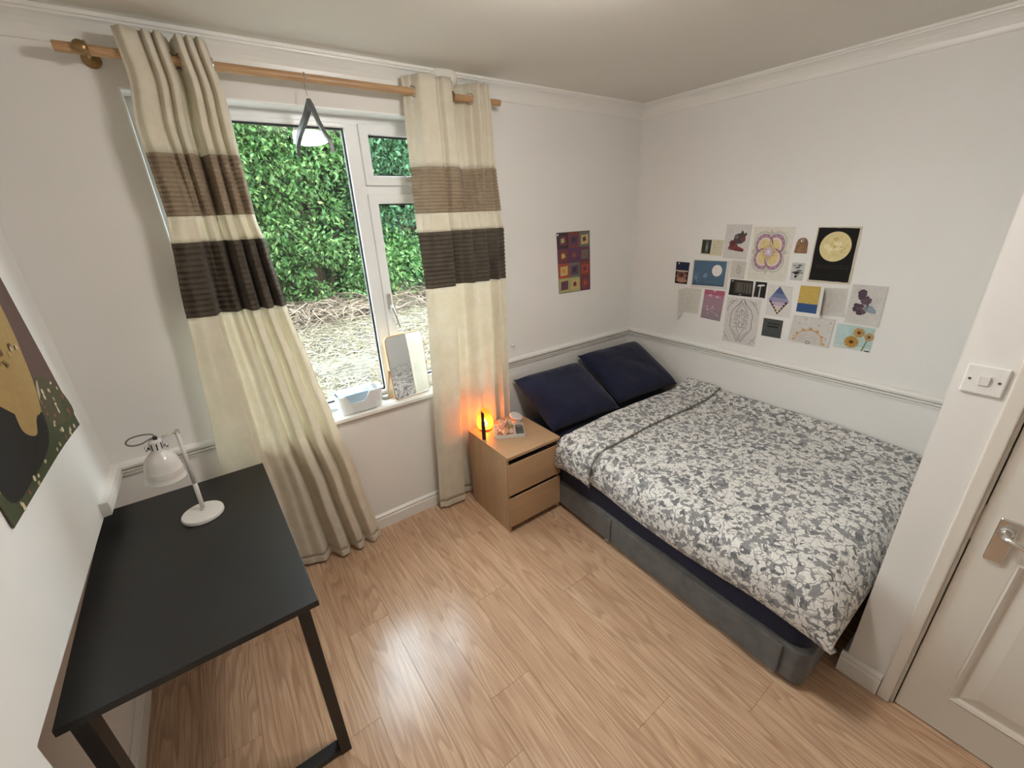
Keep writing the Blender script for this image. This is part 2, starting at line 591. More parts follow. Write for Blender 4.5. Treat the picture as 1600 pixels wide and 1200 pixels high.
# added lining of the window reveal, extra white to paint in daylight
M_REVEAL = plain('reveal_daylight_white', srgb(244, 245, 244), rough=0.4, var=0.01)
for n_, (x0_, x1_, z0_, z1_) in ((12, (WX0, WX1, WZ1 - 0.006, WZ1)), (13, (WX0, WX0 + 0.006, 0.816, WZ1 - 0.0065)), (14, (WX1 - 0.006, WX1, 0.816, WZ1 - 0.0065))):
    bm = bmesh.new()
    box(bm, x0_, x1_, 0.0005, WY - 0.0005, z0_, z1_)
    struct(mesh_obj('trim_%d' % n_, bm, M_REVEAL), 'added window reveal lining with daylight put into its white')

# ---- door and its frame
bm = bmesh.new()
box(bm, XP - 0.016, XP + 0.0, DY0 + 0.012, DY0 + 0.05, 0, DZ + 0.05)
box(bm, XP - 0.016, XP + 0.0, DY1 - 0.05, DY1 - 0.012, 0, DZ + 0.05)
box(bm, XP - 0.016, XP + 0.0, DY1 - 0.012, DY0 + 0.012, DZ + 0.012, DZ + 0.05)
mesh_obj_ = mesh_obj('trim_10', bm, M_DOOR, bevel=0.005, bseg=3)
struct(mesh_obj_, 'painted door architrave')
bm = bmesh.new()
box(bm, XP + 0.002, XP + 0.098, DY0 + 0.003, DY0 + 0.0115, 0, DZ + 0.011)
box(bm, XP + 0.002, XP + 0.098, DY1 - 0.0115, DY1 - 0.003, 0, DZ + 0.011)
box(bm, XP + 0.002, XP + 0.098, DY1 - 0.003, DY0 + 0.003, DZ + 0.003, DZ + 0.011)
box(bm, XP + 0.055, XP + 0.07, DY0 - 0.010, DY0 + 0.003, 0, DZ + 0.003)
struct(mesh_obj('trim_11', bm, M_DOOR), 'painted door lining')
door = bpy.data.objects.new('door_1', None)
COL.objects.link(door)
door.location = (XP + 0.006, DY0, 0.006)
struct(door, 'pale painted panelled door with a chrome lever handle')
DWD = DY0 - DY1          # leaf width
# leaf in local coords: x 0..0.04 depth, y 0..-DWD, z 0..DZ
ST = 0.105
pan_rects = []
mid = DWD / 2
for (z0, z1) in ((0.16, 0.78), (0.99, 1.86)):
    pan_rects.append((ST, mid - 0.045, z0, z1))
    pan_rects.append((mid + 0.045, DWD - ST, z0, z1))
bm = bmesh.new()
ys = [0.001, ST, mid - 0.045, mid + 0.045, DWD - ST, DWD - 0.001]
zs = [0.0, 0.16, 0.78, 0.99, 1.86, DZ - 0.008]
for a in range(5):
    for c in range(5):
        if a in (1, 3) and c in (1, 3):
            box(bm, 0.014, 0.034, -ys[a + 1], -ys[a], zs[c], zs[c + 1])
        else:
            box(bm, 0.0, 0.040, -ys[a + 1], -ys[a], zs[c], zs[c + 1])
bmesh.ops.remove_doubles(bm, verts=bm.verts[:], dist=0.0001)
mesh_obj('door_leaf', bm, M_DOOR, door)
for (a, b_, z0, z1) in pan_rects:
    bm = bmesh.new()
    # bevelled raised panel
    o4 = [(-a, z0), (-b_, z0), (-b_, z1), (-a, z1)]
    def inset(w):
        return [(-a - w, z0 + w), (-b_ + w, z0 + w), (-b_ + w, z1 - w), (-a - w, z1 - w)]
    rings = [(o4, 0.001), (inset(0.006), -0.003), (inset(0.014), 0.002), (inset(0.020), 0.0125), (inset(0.026), 0.0125), (inset(0.065), 0.004)]
    vv = [[bm.verts.new((d, yy, zz)) for yy, zz in r] for r, d in rings]
    for A, B in zip(vv, vv[1:]):
        for k in range(4):
            bm.faces.new((A[k], A[(k + 1) % 4], B[(k + 1) % 4], B[k]))
    bm.faces.new(vv[-1])
    mesh_obj('door_panel', bm, M_DOOR, door)
hp = bpy.data.objects.new('handle', None)
COL.objects.link(hp)
hp.parent = door
bm = bmesh.new()
box(bm, -0.010, 0.0, -0.080, -0.037, 0.760, 0.913)
mesh_obj('backplate', bm, M_CHROME, hp, bevel=0.004, bseg=3)
bm = bmesh.new()
tube(bm, [(-0.008, -0.058, 0.872), (-0.03, -0.058, 0.872), (-0.046, -0.062, 0.872), (-0.054, -0.075, 0.871), (-0.055, -0.10, 0.868), (-0.053, -0.15, 0.862), (-0.050, -0.175, 0.860)],
     [0.013, 0.011, 0.0105, 0.010, 0.0095, 0.0095, 0.009], seg=14)
mesh_obj('lever', bm, M_CHROME, hp, smooth=True)
bm = bmesh.new()
lathe(bm, [(0.0, 0.0), (0.017, 0.0), (0.017, 0.004), (0.013, 0.006), (0.0, 0.006)], 20,
      Matrix.Translation((-0.010, -0.058, 0.872)) @ Matrix.Rotation(-math.pi / 2, 4, 'Y'), cap=False)
mesh_obj('rose', bm, M_CHROME, hp)
bm = bmesh.new()
box(bm, 0.004, 0.030, -0.001, 0.0025, 0.80, 0.93)
box(bm, 0.010, 0.024, 0.0, 0.0085, 0.86, 0.885)
mesh_obj('latch', bm, M_CHROME, door, bevel=0.001)

# ---- light switch
sw = thing('light_switch', 'white square light switch plate on the wall beside the door', 'light switch', (XP, -2.1415, 1.32))
bm = bmesh.new()
box(bm, -0.009, 0.0, -0.043, 0.043, -0.043, 0.043)
plate = mesh_obj('plate', bm, M_PLASTIC, sw, bevel=0.004, bseg=3)
bm = bmesh.new()
vs = box(bm, -0.0135, -0.009, -0.011, 0.011, -0.0135, 0.0135)
for v in bm.verts:
    if v.co.z > 0 and v.co.x < -0.012:
        v.co.x = -0.0165
mesh_obj('rocker', bm, M_PLASTIC, sw, bevel=0.0008)
for yy in (-0.03, 0.03):
    bm = bmesh.new()
    lathe(bm, [(0.0036, 0.0), (0.0036, 0.0012), (0.0, 0.0012)], 14, Matrix.Translation((-0.009, yy, 0)) @ Matrix.Rotation(-math.pi / 2, 4, 'Y'), cap=False)
    mesh_obj('screw', bm, plain('dull_screw', (0.16, 0.14, 0.12, 1), rough=0.4, metal=0.6), sw)

# ---- small white hook on the window wall
hk = thing('wall_hook', 'small white plastic hook on the wall just above the dado rail', 'hook', (2.118, 0, 0.985))
bm = bmesh.new()
lathe(bm, [(0.014, 0.0), (0.014, 0.004), (0.011, 0.006)], 18, Matrix.Rotation(math.pi / 2, 4, 'X'))
mesh_obj('backplate', bm, M_PLASTIC, hk)
bm = bmesh.new()
tube(bm, [(0, -0.004, 0), (0, -0.02, -0.003), (0, -0.032, 0.004), (0, -0.036, 0.015)], [0.006, 0.005, 0.005, 0.006])
mesh_obj('prong', bm, M_PLASTIC, hk, smooth=True)

# ---- ceiling light (just above the frame; seen mirrored in the window)
cl = thing('ceiling_light', 'round flush ceiling light mirrored in the window pane', 'ceiling light', (1.44, -1.35, ZC))
bm = bmesh.new()
lathe(bm, [(0.0, -0.024), (0.075, -0.024), (0.08, -0.02), (0.08, -0.001), (0.0, -0.001)], 40, cap=False)
mesh_obj('mounting_plate', bm, M_PLASTIC, cl, smooth=True)
bm = bmesh.new()
lathe(bm, [(0.07, -0.022), (0.112, -0.032), (0.138, -0.048), (0.146, -0.068), (0.138, -0.088), (0.112, -0.104), (0.066, -0.115), (0.0005, -0.119)], 40, cap=False)
mesh_obj('diffuser', bm, emit('lamp_diffuser', (1.0, 0.965, 0.915, 1), LAMP_STRENGTH), cl, smooth=True)

# ================================================================== OUTDOORS
GZ = 0.30                                             # garden level
def ground_material():
    nt = NT('dry_grass_ground')
    p = nt.n('ShaderNodeBsdfPrincipled', in_Roughness=0.9)
    tc = nt.n('ShaderNodeTexCoord')
    n1 = nt.n('ShaderNodeTexNoise', in_Scale=26.0, in_Detail=6.0, in_Roughness=0.7, in_Distortion=1.2)
    nt.l(tc.outputs['Object'], n1.inputs['Vector'])
    r1 = ramp(nt, [(0.30, srgb(65, 58, 47)), (0.45, srgb(92, 86, 74)), (0.62, srgb(106, 101, 89)), (0.75, srgb(85, 82, 64))])
    nt.l(n1.outputs['Fac'], r1.inputs['Fac'])
    n2 = nt.n('ShaderNodeTexNoise', in_Scale=1.1, in_Detail=4.0)
    nt.l(tc.outputs['Object'], n2.inputs['Vector'])
    r2 = ramp(nt, [(0.52, (0, 0, 0)), (0.68, (1, 1, 1))])
    nt.l(n2.outputs['Fac'], r2.inputs['Fac'])
    mx = nt.n('ShaderNodeMix', data_type='RGBA')
    f = nt.n('ShaderNodeMath', operation='MULTIPLY', in_1=0.12)
    nt.l(r2.outputs['Color'], f.inputs[0])
    nt.l(f.outputs[0], mx.inputs['Factor'])
    nt.l(r1.outputs['Color'], mx.inputs['A'])
    mx.inputs['B'].default_value = srgb(109, 116, 68)
    nt.l(mx.outputs['Result'], p.inputs['Base Color'])
    bp = nt.n('ShaderNodeBump', in_Strength=0.7, in_Distance=0.03)
    nt.l(n1.outputs['Fac'], bp.inputs['Height'])
    nt.l(bp.outputs['Normal'], p.inputs['Normal'])
    nt.surf(p.outputs['BSDF'])
    return nt.m
bm = bmesh.new()
def gfn(u, v):
    x = -9 + 26 * u
    y = 0.301 + 15 * v
    z = GZ + 0.04 * mnoise.noise(Vector((x * 0.9, y * 0.9, 0))) + 0.015 * mnoise.noise(Vector((x * 4, y * 4, 3)))
    return Vector((x, y, z - 0.05 * (v < 0.001)))
grid_surface(bm, gfn, 130, 90)
ground = struct(mesh_obj('ground', bm, ground_material(), smooth=True), 'pale dry grass of the garden outside the window')

def strand_mesh(name, n, xr, yr, zfun, ln, wd, mat, lift=0.5, seg=3, curl=0.6):
    """n bent flat strands as one mesh"""
    verts = np.zeros((n * (seg + 1) * 2, 3)); faces = []
    px = rng.uniform(*xr, n); py = rng.uniform(*yr, n)
    az = rng.uniform(0, 2 * math.pi, n); L = rng.uniform(ln[0], ln[1], n); w = rng.uniform(wd[0], wd[1], n)
    el = rng.uniform(0.0, lift, n); cu = rng.uniform(-curl, curl, n)
    for s in range(seg + 1):
        t = s / seg
        a = az + cu * t * 2
        x = px + np.cos(a) * L * t; y = py + np.sin(a) * L * t
        z = zfun(px, py) + L * (el * t - 0.9 * el * t * t) + 0.004
        ww = w * (1 - 0.75 * t)
        k = np.arange(n) * (seg + 1) * 2 + s * 2
        verts[k, 0] = x - np.sin(a) * ww; verts[k, 1] = y + np.cos(a) * ww; verts[k, 2] = z
        verts[k + 1, 0] = x + np.sin(a) * ww; verts[k + 1, 1] = y - np.cos(a) * ww; verts[k + 1, 2] = z + ww * 0.6
    for s in range(seg):
        k = np.arange(n) * (seg + 1) * 2 + s * 2
        faces.append(np.stack([k, k + 1, k + 3, k + 2], 1))
    faces = np.concatenate(faces)
    me = bpy.data.meshes.new(name)
    me.from_pydata(verts.tolist(), [], faces.tolist())
    me.materials.append(mat)
    o = bpy.data.objects.new(name, me)
    COL.objects.link(o)
    return o
def var_material(name, stops, rough=0.8, trans=0.0, scale=30.0):
    """colour picked from a ramp by a per-face random attribute or by position"""
    nt = NT(name)
    p = nt.n('ShaderNodeBsdfPrincipled', in_Roughness=rough)
    p.inputs['Specular IOR Level'].default_value = 0.3
    geo = nt.n('ShaderNodeNewGeometry')
    rp = ramp(nt, stops)
    nt.l(geo.outputs['Random Per Island'], rp.inputs['Fac'])
    nt.l(rp.outputs['Color'], p.inputs['Base Color'])
    if trans > 0:
        t = nt.n('ShaderNodeBsdfTranslucent')
        nt.l(rp.outputs['Color'], t.inputs['Color'])
        mx = nt.n('ShaderNodeMixShader', in_0=trans)
        nt.l(p.outputs[0], mx.inputs[1])
        nt.l(t.outputs[0], mx.inputs[2])
        nt.surf(mx.outputs[0])
    else:
        nt.surf(p.outputs[0])
    return nt.m
zg = lambda x, y: GZ + 0.0 * x
straw = strand_mesh('dry_grass', 26000, (-1.5, 7.5), (0.6, 5.0), zg, (0.08, 0.24), (0.004, 0.009),
                    var_material('straw', [(0, srgb(58, 48, 36)), (0.25, srgb(104, 92, 72)), (0.7, srgb(132, 122, 100)), (1, srgb(150, 142, 122))]), lift=0.5)
straw['kind'] = 'stuff'
straw['label'] = 'matted straw-coloured dry grass'
straw.parent = ground
brush = strand_mesh('dead_brushwood', 4200, (-2, 9), (4.9, 6.5), zg, (0.3, 1.0), (0.005, 0.014),
                    var_material('dead_twigs', [(0, srgb(56, 44, 36)), (0.35, srgb(98, 82, 68)), (0.7, srgb(142, 126, 108)), (1, srgb(82, 62, 46))]), lift=1.1, seg=5, curl=1.2)
brush['kind'] = 'stuff'
brush['label'] = 'tangle of dead brown twigs at the foot of the hedge'

M_LEAF_A = var_material('leaf_bright', [(0, srgb(37, 67, 31)), (0.3, srgb(59, 95, 46)), (0.6, srgb(83, 119, 63)), (0.85, srgb(109, 140, 84)), (1, srgb(131, 147, 91))], rough=0.45, trans=0.3)
M_LEAF_B = var_material('leaf_cool', [(0, srgb(29, 59, 37)), (0.4, srgb(49, 85, 56)), (0.75, srgb(73, 113, 75)), (1, srgb(99, 135, 99))], rough=0.45, trans=0.3)
M_BARK = plain('shrub_bark', srgb(92, 74, 58), rough=0.9, var=0.2, vscale=20)
def shrub(label, cx, cy, w, d, h, n, leaf, mat, group):
    root = bpy.data.objects.new('shrub', None)
    COL.objects.link(root)
    root.location = (cx, cy, GZ)
    root.parent = hedge
    root['label'] = label
    b = bmesh.new()
    for k in range(7):
        a = rng.uniform(0, 6.28)
        rr = rng.uniform(0.1, 0.45)
        e = Vector((math.cos(a) * rr * w, math.sin(a) * rr * d, h * rng.uniform(0.55, 0.9)))
        s = Vector((math.cos(a) * 0.12, math.sin(a) * 0.12, -0.03))
        m = (s + e) / 2 + Vector((rng.uniform(-.2, .2), rng.uniform(-.15, .15), 0))
        tube(b, [s, m, e], [0.045, 0.03, 0.008], seg=6)
    mesh_obj('stems', b, M_BARK, root)
    # foliage: leaf sprays on lumps covering the crown
    nl = max(24, n // 210)
    lump_c = []
    for k in range(nl):
        th = rng.uniform(0, 2 * math.pi)
        zz = rng.uniform(0.04, 1.0)
        prof = math.sqrt(max(0.05, 1 - max(0, (zz - 0.45) / 0.62) ** 2)) * (0.8 + 0.2 * min(1, zz / 0.25))
        lump_c.append((math.cos(th) * w * 0.5 * prof, math.sin(th) * d * 0.5 * prof, zz * h))
    lump_c = np.array(lump_c)
    lump_r = rng.uniform(0.28, 0.58, nl)
    li = rng.integers(0, nl, n)
    dirs = rng.normal(size=(n, 3)); dirs /= np.linalg.norm(dirs, axis=1)[:, None]
    rad = lump_r[li] * rng.uniform(0.55, 1.05, n)
    P = lump_c[li] + dirs * rad[:, None] * np.array([1, 1, 0.8])
    P[:, 2] = np.maximum(P[:, 2], 0.03)
    # leaf axis: outwards and drooping
    ax = dirs + rng.normal(scale=0.6, size=(n, 3)); ax[:, 2] -= 0.35
    ax /= np.linalg.norm(ax, axis=1)[:, None]
    rnd = rng.normal(size=(n, 3)); rnd[:, 2] += 0.8
    side = np.cross(ax, rnd); side /= np.linalg.norm(side, axis=1)[:, None] + 1e-9
    nrm = np.cross(side, ax)
    L = leaf * rng.uniform(0.6, 1.3, n)[:, None]
    wv = L * 0.26
    v = np.stack([P, P + ax * L * 0.45 + side * wv + nrm * L * 0.06, P + ax * L - nrm * L * 0.1, P + ax * L * 0.45 - side * wv + nrm * L * 0.06], 1).reshape(-1, 3)
    k = np.arange(n) * 4
    f = np.stack([k, k + 1, k + 2, k + 3], 1)
    me = bpy.data.meshes.new('foliage')
    me.from_pydata(v.tolist(), [], f.tolist())
    me.materials.append(mat)
    o = bpy.data.objects.new('foliage', me)
    COL.objects.link(o)
    o.parent = root
    return root
hedge = thing('hedge', 'tall dense green hedge of leafy shrubs outside the window', 'hedge', (0, 0, 0))
brush.parent = hedge
shrub('tall bright green shrub behind the large pane', 2.55, 7.6, 2.6, 1.8, 4.6, 36000, 0.105, M_LEAF_A, None)
shrub('bright green shrub beside the left curtain', 0.9, 7.4, 2.4, 1.8, 4.9, 32000, 0.105, M_LEAF_A, None)
shrub('cooler green shrub behind the opening casement', 4.6, 7.4, 2.4, 1.9, 4.6, 32000, 0.10, M_LEAF_B, None)
shrub('dark green shrub behind the right curtain', 6.6, 7.5, 2.6, 1.9, 4.8, 18000, 0.11, M_LEAF_B, None)
shrub('green shrub behind the left curtain', -1.0, 7.4, 2.4, 1.8, 4.5, 14000, 0.12, M_LEAF_A, None)
shrub('back row shrub', 0.6, 8.9, 3.2, 1.4, 5.6, 30000, 0.19, M_LEAF_B, None)
shrub('back row shrub', 3.2, 8.9, 3.4, 1.4, 5.6, 32000, 0.19, M_LEAF_B, None)
shrub('back row shrub', 5.8, 8.9, 3.4, 1.4, 5.6, 30000, 0.19, M_LEAF_B, None)
shrub('back row shrub', 1.9, 9.7, 4.0, 1.2, 6.0, 30000, 0.2, M_LEAF_B, None)
shrub('back row shrub', 4.6, 9.7, 4.0, 1.2, 6.0, 30000, 0.2, M_LEAF_B, None)
shrub('low leafy shrub at the foot of the hedge', 3.65, 6.5, 1.1, 0.8, 1.1, 4500, 0.10, M_LEAF_A, None)

# ================================================================== CURTAINS
def cloth_material(name, c1, c2, trans, weave=420.0, rough=0.85):
    nt = NT(name)
    tc = nt.n('ShaderNodeTexCoord')
    nz = nt.n('ShaderNodeTexNoise', in_Scale=14.0, in_Detail=5.0, in_Roughness=0.65)
    nt.l(tc.outputs['Object'], nz.inputs['Vector'])
    rp = ramp(nt, [(0.35, c1), (0.65, c2)])
    nt.l(nz.outputs['Fac'], rp.inputs['Fac'])
    w = nt.n('ShaderNodeTexNoise', in_Scale=weave, in_Detail=2.0)
    nt.l(tc.outputs['Object'], w.inputs['Vector'])
    bp = nt.n('ShaderNodeBump', in_Strength=0.18, in_Distance=0.001)
    nt.l(w.outputs['Fac'], bp.inputs['Height'])
    p = nt.n('ShaderNodeBsdfPrincipled', in_Roughness=rough)
    p.inputs['Specular IOR Level'].default_value = 0.15
    p.inputs['Sheen Weight'].default_value = 0.15
    nt.l(rp.outputs['Color'], p.inputs['Base Color'])
    nt.l(bp.outputs['Normal'], p.inputs['Normal'])
    if trans > 0:
        t = nt.n('ShaderNodeBsdfTranslucent')
        nt.l(rp.outputs['Color'], t.inputs['Color'])
        mx = nt.n('ShaderNodeMixShader', in_0=trans)
        nt.l(p.outputs[0], mx.inputs[1])
        nt.l(t.outputs[0], mx.inputs[2])
        nt.surf(mx.outputs[0])
    else:
        nt.surf(p.outputs[0])
    return nt.m
M_CREAM = cloth_material('cream_curtain_cloth', srgb(230, 222, 204), srgb(238, 231, 216), 0.36)
M_TAUPE = cloth_material('taupe_pintuck_cloth', srgb(146, 129, 108), srgb(160, 143, 121), 0.16)
M_BROWN = cloth_material('dark_brown_pintuck_cloth', srgb(72, 64, 55), srgb(86, 78, 68), 0.05)
ROD_Y, ROD_Z = -0.09, 2.374

def fold_at(tab, s):
    for (sa, a), (sb, b) in zip(tab, tab[1:]):
        if s <= sb:
            t = (s - sa) / (sb - sa)
            t = t * t * (3 - 2 * t)
            return a + (b - a) * t
    return tab[-1][1]
def curtain(label, xl, xr, yc, amp, top_folds, low_folds, seed, bands, nu=150):
    """top_folds / low_folds: [(s, f)] how far the cloth stands out into the room along its width"""
    root = thing('curtain', label, 'curtain', (0, 0, 0), 0, 'curtains at the window')
    def P(s, z, tuck=0.0):
        a = lerp_table(xl, z); b = lerp_table(xr, z)
        A = lerp_table(amp, z)
        k = min(1.0, max(0.0, (2.25 - z) / 0.9))
        k = k * k * (3 - 2 * k)
        s2 = min(1.0, max(0.0, s + 0.012 * math.sin(2.2 * z + 7 * s + seed) * (1 if 0.02 < s < 0.98 else 0)))
        f = fold_at(top_folds, s2) * (1 - k) + fold_at(low_folds, s2) * k
        x = a + (b - a) * s
        y = lerp_table(yc, z) - A * f + 0.007 * mnoise.noise(Vector((s * 4, z * 2.2, seed))) + 0.002 * mnoise.noise(Vector((s * 15, z * 7, seed)))
        return Vector((x, y - tuck, z))
    for (nm, z1, z0, mat, tucks) in bands:
        nv = max(6, int((z1 - z0) / 0.03)) if tucks == 0 else tucks * 5
        b = bmesh.new()
        def fn(u, v, z1=z1, z0=z0, tucks=tucks):
            z = z1 + (z0 - z1) * v
            t = 0.0
            if tucks:
                f = (v * tucks) % 1.0
                t = 0.0105 * f if f < 0.85 else 0.0105 * (1 - f) / 0.15
                t += 0.001 * mnoise.noise(Vector((u * 60, v * 30, 1)))
            if nm == 'hem':
                t = 0.002
            return P(u, z, t)
        grid_surface(b, fn, nu, nv)
        o = mesh_obj(nm, b, mat, root, smooth=True)
        sd = o.modifiers.new('cloth_thickness', 'SOLIDIFY')
        sd.thickness = 0.0022
        sd.offset = 0
    # eyelets where the cloth crosses the rod
    b0 = None
    zr = ROD_Z
    prev = P(0, zr)
    N = 600
    rings = 0
    for i in range(1, N + 1):
        c = P(i / N, zr)
        if (prev.y - ROD_Y) * (c.y - ROD_Y) < 0:
            t = Vector((c.x - prev.x, c.y - prev.y, 0)).normalized()
            n = Vector((t.y, -t.x, 0))
            mid_ = (prev + c) / 2
            M = Matrix((( t.x, 0, n.x, mid_.x), (t.y, 0, n.y, ROD_Y), (0, 1, 0, zr), (0, 0, 0, 1)))
            bb = bmesh.new()
            torus(bb, 0.0235, 0.0042, M)
            mesh_obj('eyelet', bb, M_CHROME, root, smooth=True)
        prev = c
    return root
def bandset(t, b1, b2, b3, b4):
    return [('cream_heading', t, b1, M_CREAM, 0), ('taupe_band', b1, b2, M_TAUPE, 13), ('cream_band', b2, b3, M_CREAM, 0),
            ('brown_band', b3, b4, M_BROWN, 13), ('cream_skirt', b4, 0.06, M_CREAM, 0), ('hem', 0.06, 0.018, M_CREAM, 0)]
curtain('cream curtain with taupe and brown bands flaring out behind the black desk',
        [(2.44, 0.478), (2.31, 0.484), (2.15, 0.460), (2.07, 0.463), (1.87, 0.466), (1.78, 0.452), (1.5, 0.424), (1.19, 0.398), (0.78, 0.364), (0.02, 0.335)],
        [(2.44, 0.745), (2.28, 0.765), (2.09, 0.762), (1.84, 0.762), (1.745, 0.777), (1.45, 0.798), (1.136, 0.846), (0.875, 0.887), (0.49, 0.953), (0.02, 1.012)],
        [(2.44, -0.09), (2.2, -0.088), (1.5, -0.09), (0.85, -0.098), (0.5, -0.092), (0.02, -0.082)],
        [(2.44, 0.056), (2.2, 0.050), (1.5, 0.046), (0.9, 0.046), (0.5, 0.046), (0.02, 0.046)],
        [(0, 0.6), (0.10, 1.0), (0.24, 0.75), (0.285, 0.42), (0.33, 1.0), (0.365, 0.95), (0.40, 0.42), (0.44, 1.0), (0.475, 0.9), (0.53, 0.0), (0.565, -0.9), (0.60, 0.0), (0.64, 1.0), (0.685, 0.95), (0.72, 0.42), (0.76, 1.0), (0.80, 0.95), (0.835, 0.42), (0.88, 1.0), (0.93, 0.9), (0.97, 0.2), (1.0, -0.7)],
        [(0, 0.2), (0.12, 0.6), (0.27, 0.75), (0.325, -0.9), (0.42, -0.3), (0.50, 0.25), (0.575, -0.8), (0.64, 0.9), (0.69, 0.8), (0.735, -0.6), (0.79, 0.95), (0.83, 0.8), (0.87, -0.6), (0.93, 0.7), (1.0, 0.1)],
        0.7, bandset(2.442, 2.075, 1.862, 1.765, 1.475))
curtain('cream curtain with taupe and brown bands hanging straight beside the nightstand',
        [(2.44, 1.505), (2.05, 1.496), (1.85, 1.488), (1.47, 1.488), (1.06, 1.470), (0.47, 1.445), (0.02, 1.42)],
        [(2.44, 1.952), (2.07, 1.967), (1.84, 1.995), (1.75, 2.012), (1.45, 2.02), (1.1, 2.02), (0.5, 2.02), (0.02, 2.02)],
        [(2.44, -0.09), (1.2, -0.085), (0.6, -0.074), (0.02, -0.074)],
        [(2.44, 0.052), (1.6, 0.052), (0.7, 0.044), (0.02, 0.042)],
        [(0, -0.7), (0.055, -0.1), (0.12, 0.9), (0.29, 0.95), (0.355, 0.45), (0.40, 1.0), (0.50, 0.9), (0.575, 0.0), (0.65, -1.0), (0.73, -0.7), (0.785, 0.0), (0.84, 0.9), (0.885, 0.45), (0.93, 0.95), (0.965, 0.5), (1.0, 0.8)],
        [(0, 0.2), (0.08, 0.7), (0.30, 0.8), (0.36, -0.9), (0.46, -0.4), (0.56, 0.6), (0.63, 0.2), (0.76, 0.7), (0.84, -0.5), (0.90, 0.6), (0.95, -0.1), (1.0, 0.3)],
        5.2, bandset(2.442, 2.055, 1.842, 1.748, 1.458))

# ---- rod
rod = thing('curtain_rod', 'light wooden curtain rod with a brass bracket above the window', 'curtain rod', (0, 0, 0))
bm = bmesh.new()
tube(bm, [(0.315, ROD_Y, ROD_Z), (2.041, ROD_Y, ROD_Z)], 0.0155, seg=20)
mesh_obj('pole', bm, M_ROD, rod, smooth=False, bevel=0.002)
def bracket(x):
    b = bmesh.new()
    lathe(b, [(0.027, 0), (0.027, 0.004), (0.022, 0.009), (0.011, 0.012), (0.008, 0.016)], 24, Matrix.Translation((x, 0.0, ROD_Z - 0.004)) @ Matrix.Rotation(math.pi / 2, 4, 'X'))
    tube(b, [(x, -0.012, ROD_Z - 0.004), (x, -0.075, ROD_Z - 0.004)], 0.0075)
    o = mesh_obj('bracket', b, M_BRASS, rod, smooth=True)
    b = bmesh.new()
    torus(b, 0.021, 0.0055, Matrix.Translation((x, ROD_Y, ROD_Z)) @ Matrix.Rotation(math.pi / 2, 4, 'Y'))
    mesh_obj('ring', b, M_BRASS, o, smooth=True)
    b = bmesh.new()
    lathe(b, [(0.019, 0.0), (0.020, 0.004), (0.016, 0.010), (0.006, 0.013)], 20, Matrix.Translation((x - 0.012, ROD_Y - 0.018, ROD_Z + 0.002)) @ Matrix.Rotation(math.pi / 2, 4, 'X'))
    mesh_obj('cap', b, M_BRASS, o, smooth=True)
bracket(0.395)
bracket(1.75)

# ---- hanger
hg = thing('coat_hanger', 'grey plastic coat hanger hooked on the curtain rod', 'hanger', (1.062, ROD_Y, ROD_Z))
M_HANG = plain('grey_plastic', srgb(92, 96, 96), rough=0.4, var=0.08, vscale=20)
bm = bmesh.new()
hp_ = []
for k in range(11):
    a = math.radians(-40 + 22 * k)
    hp_.append((0.0, -0.0205 * math.cos(a), 0.0205 * math.sin(a)))
hp_ = hp_[::-1]
pts = [(0, 0.014, -0.012)]
pts = [(0, -0.020 * math.cos(math.radians(a)), 0.020 * math.sin(math.radians(a))) for a in (-30, 0, 30, 60, 90, 120, 150, 180, 210)]
pts += [(0, 0.010, -0.032), (0, 0.004, -0.055), (0, 0.0, -0.088)]
tube(bm, pts, 0.0019, seg=8)
mesh_obj('hook', bm, M_CHROME, hg, smooth=True)
bm = bmesh.new()
def flat_bar(bm, pts, hs, t):
    """flat bar through pts, height hs, thickness t across x"""
    A = []
    for (p, h) in zip(pts, hs):
        p = Vector(p)
        A.append([bm.verts.new(p + Vector((sx * t / 2, 0, sz * h / 2))) for sx, sz in ((-1, -1), (1, -1), (1, 1), (-1, 1))])
    for a, b in zip(A, A[1:]):
        for k in range(4):
            bm.faces.new((a[k], a[(k + 1) % 4], b[(k + 1) % 4], b[k]))
    bm.faces.new(A[0][::-1]); bm.faces.new(A[-1])
flat_bar(bm, [(-0.045, 0.160, -0.262), (-0.045, 0.150, -0.222), (-0.034, 0.118, -0.185), (-0.012, 0.04, -0.130), (0, 0.014, -0.098), (0, -0.008, -0.092), (0.004, -0.028, -0.112),
              (0.008, -0.075, -0.175), (0.013, -0.120, -0.222), (0.018, -0.152, -0.248), (0.02, -0.158, -0.285)],
         [0.018, 0.028, 0.030, 0.030, 0.036, 0.038, 0.030, 0.020, 0.017, 0.015, 0.014], 0.016)
mesh_obj('shoulder_bar', bm, M_HANG, hg, bevel=0.003)

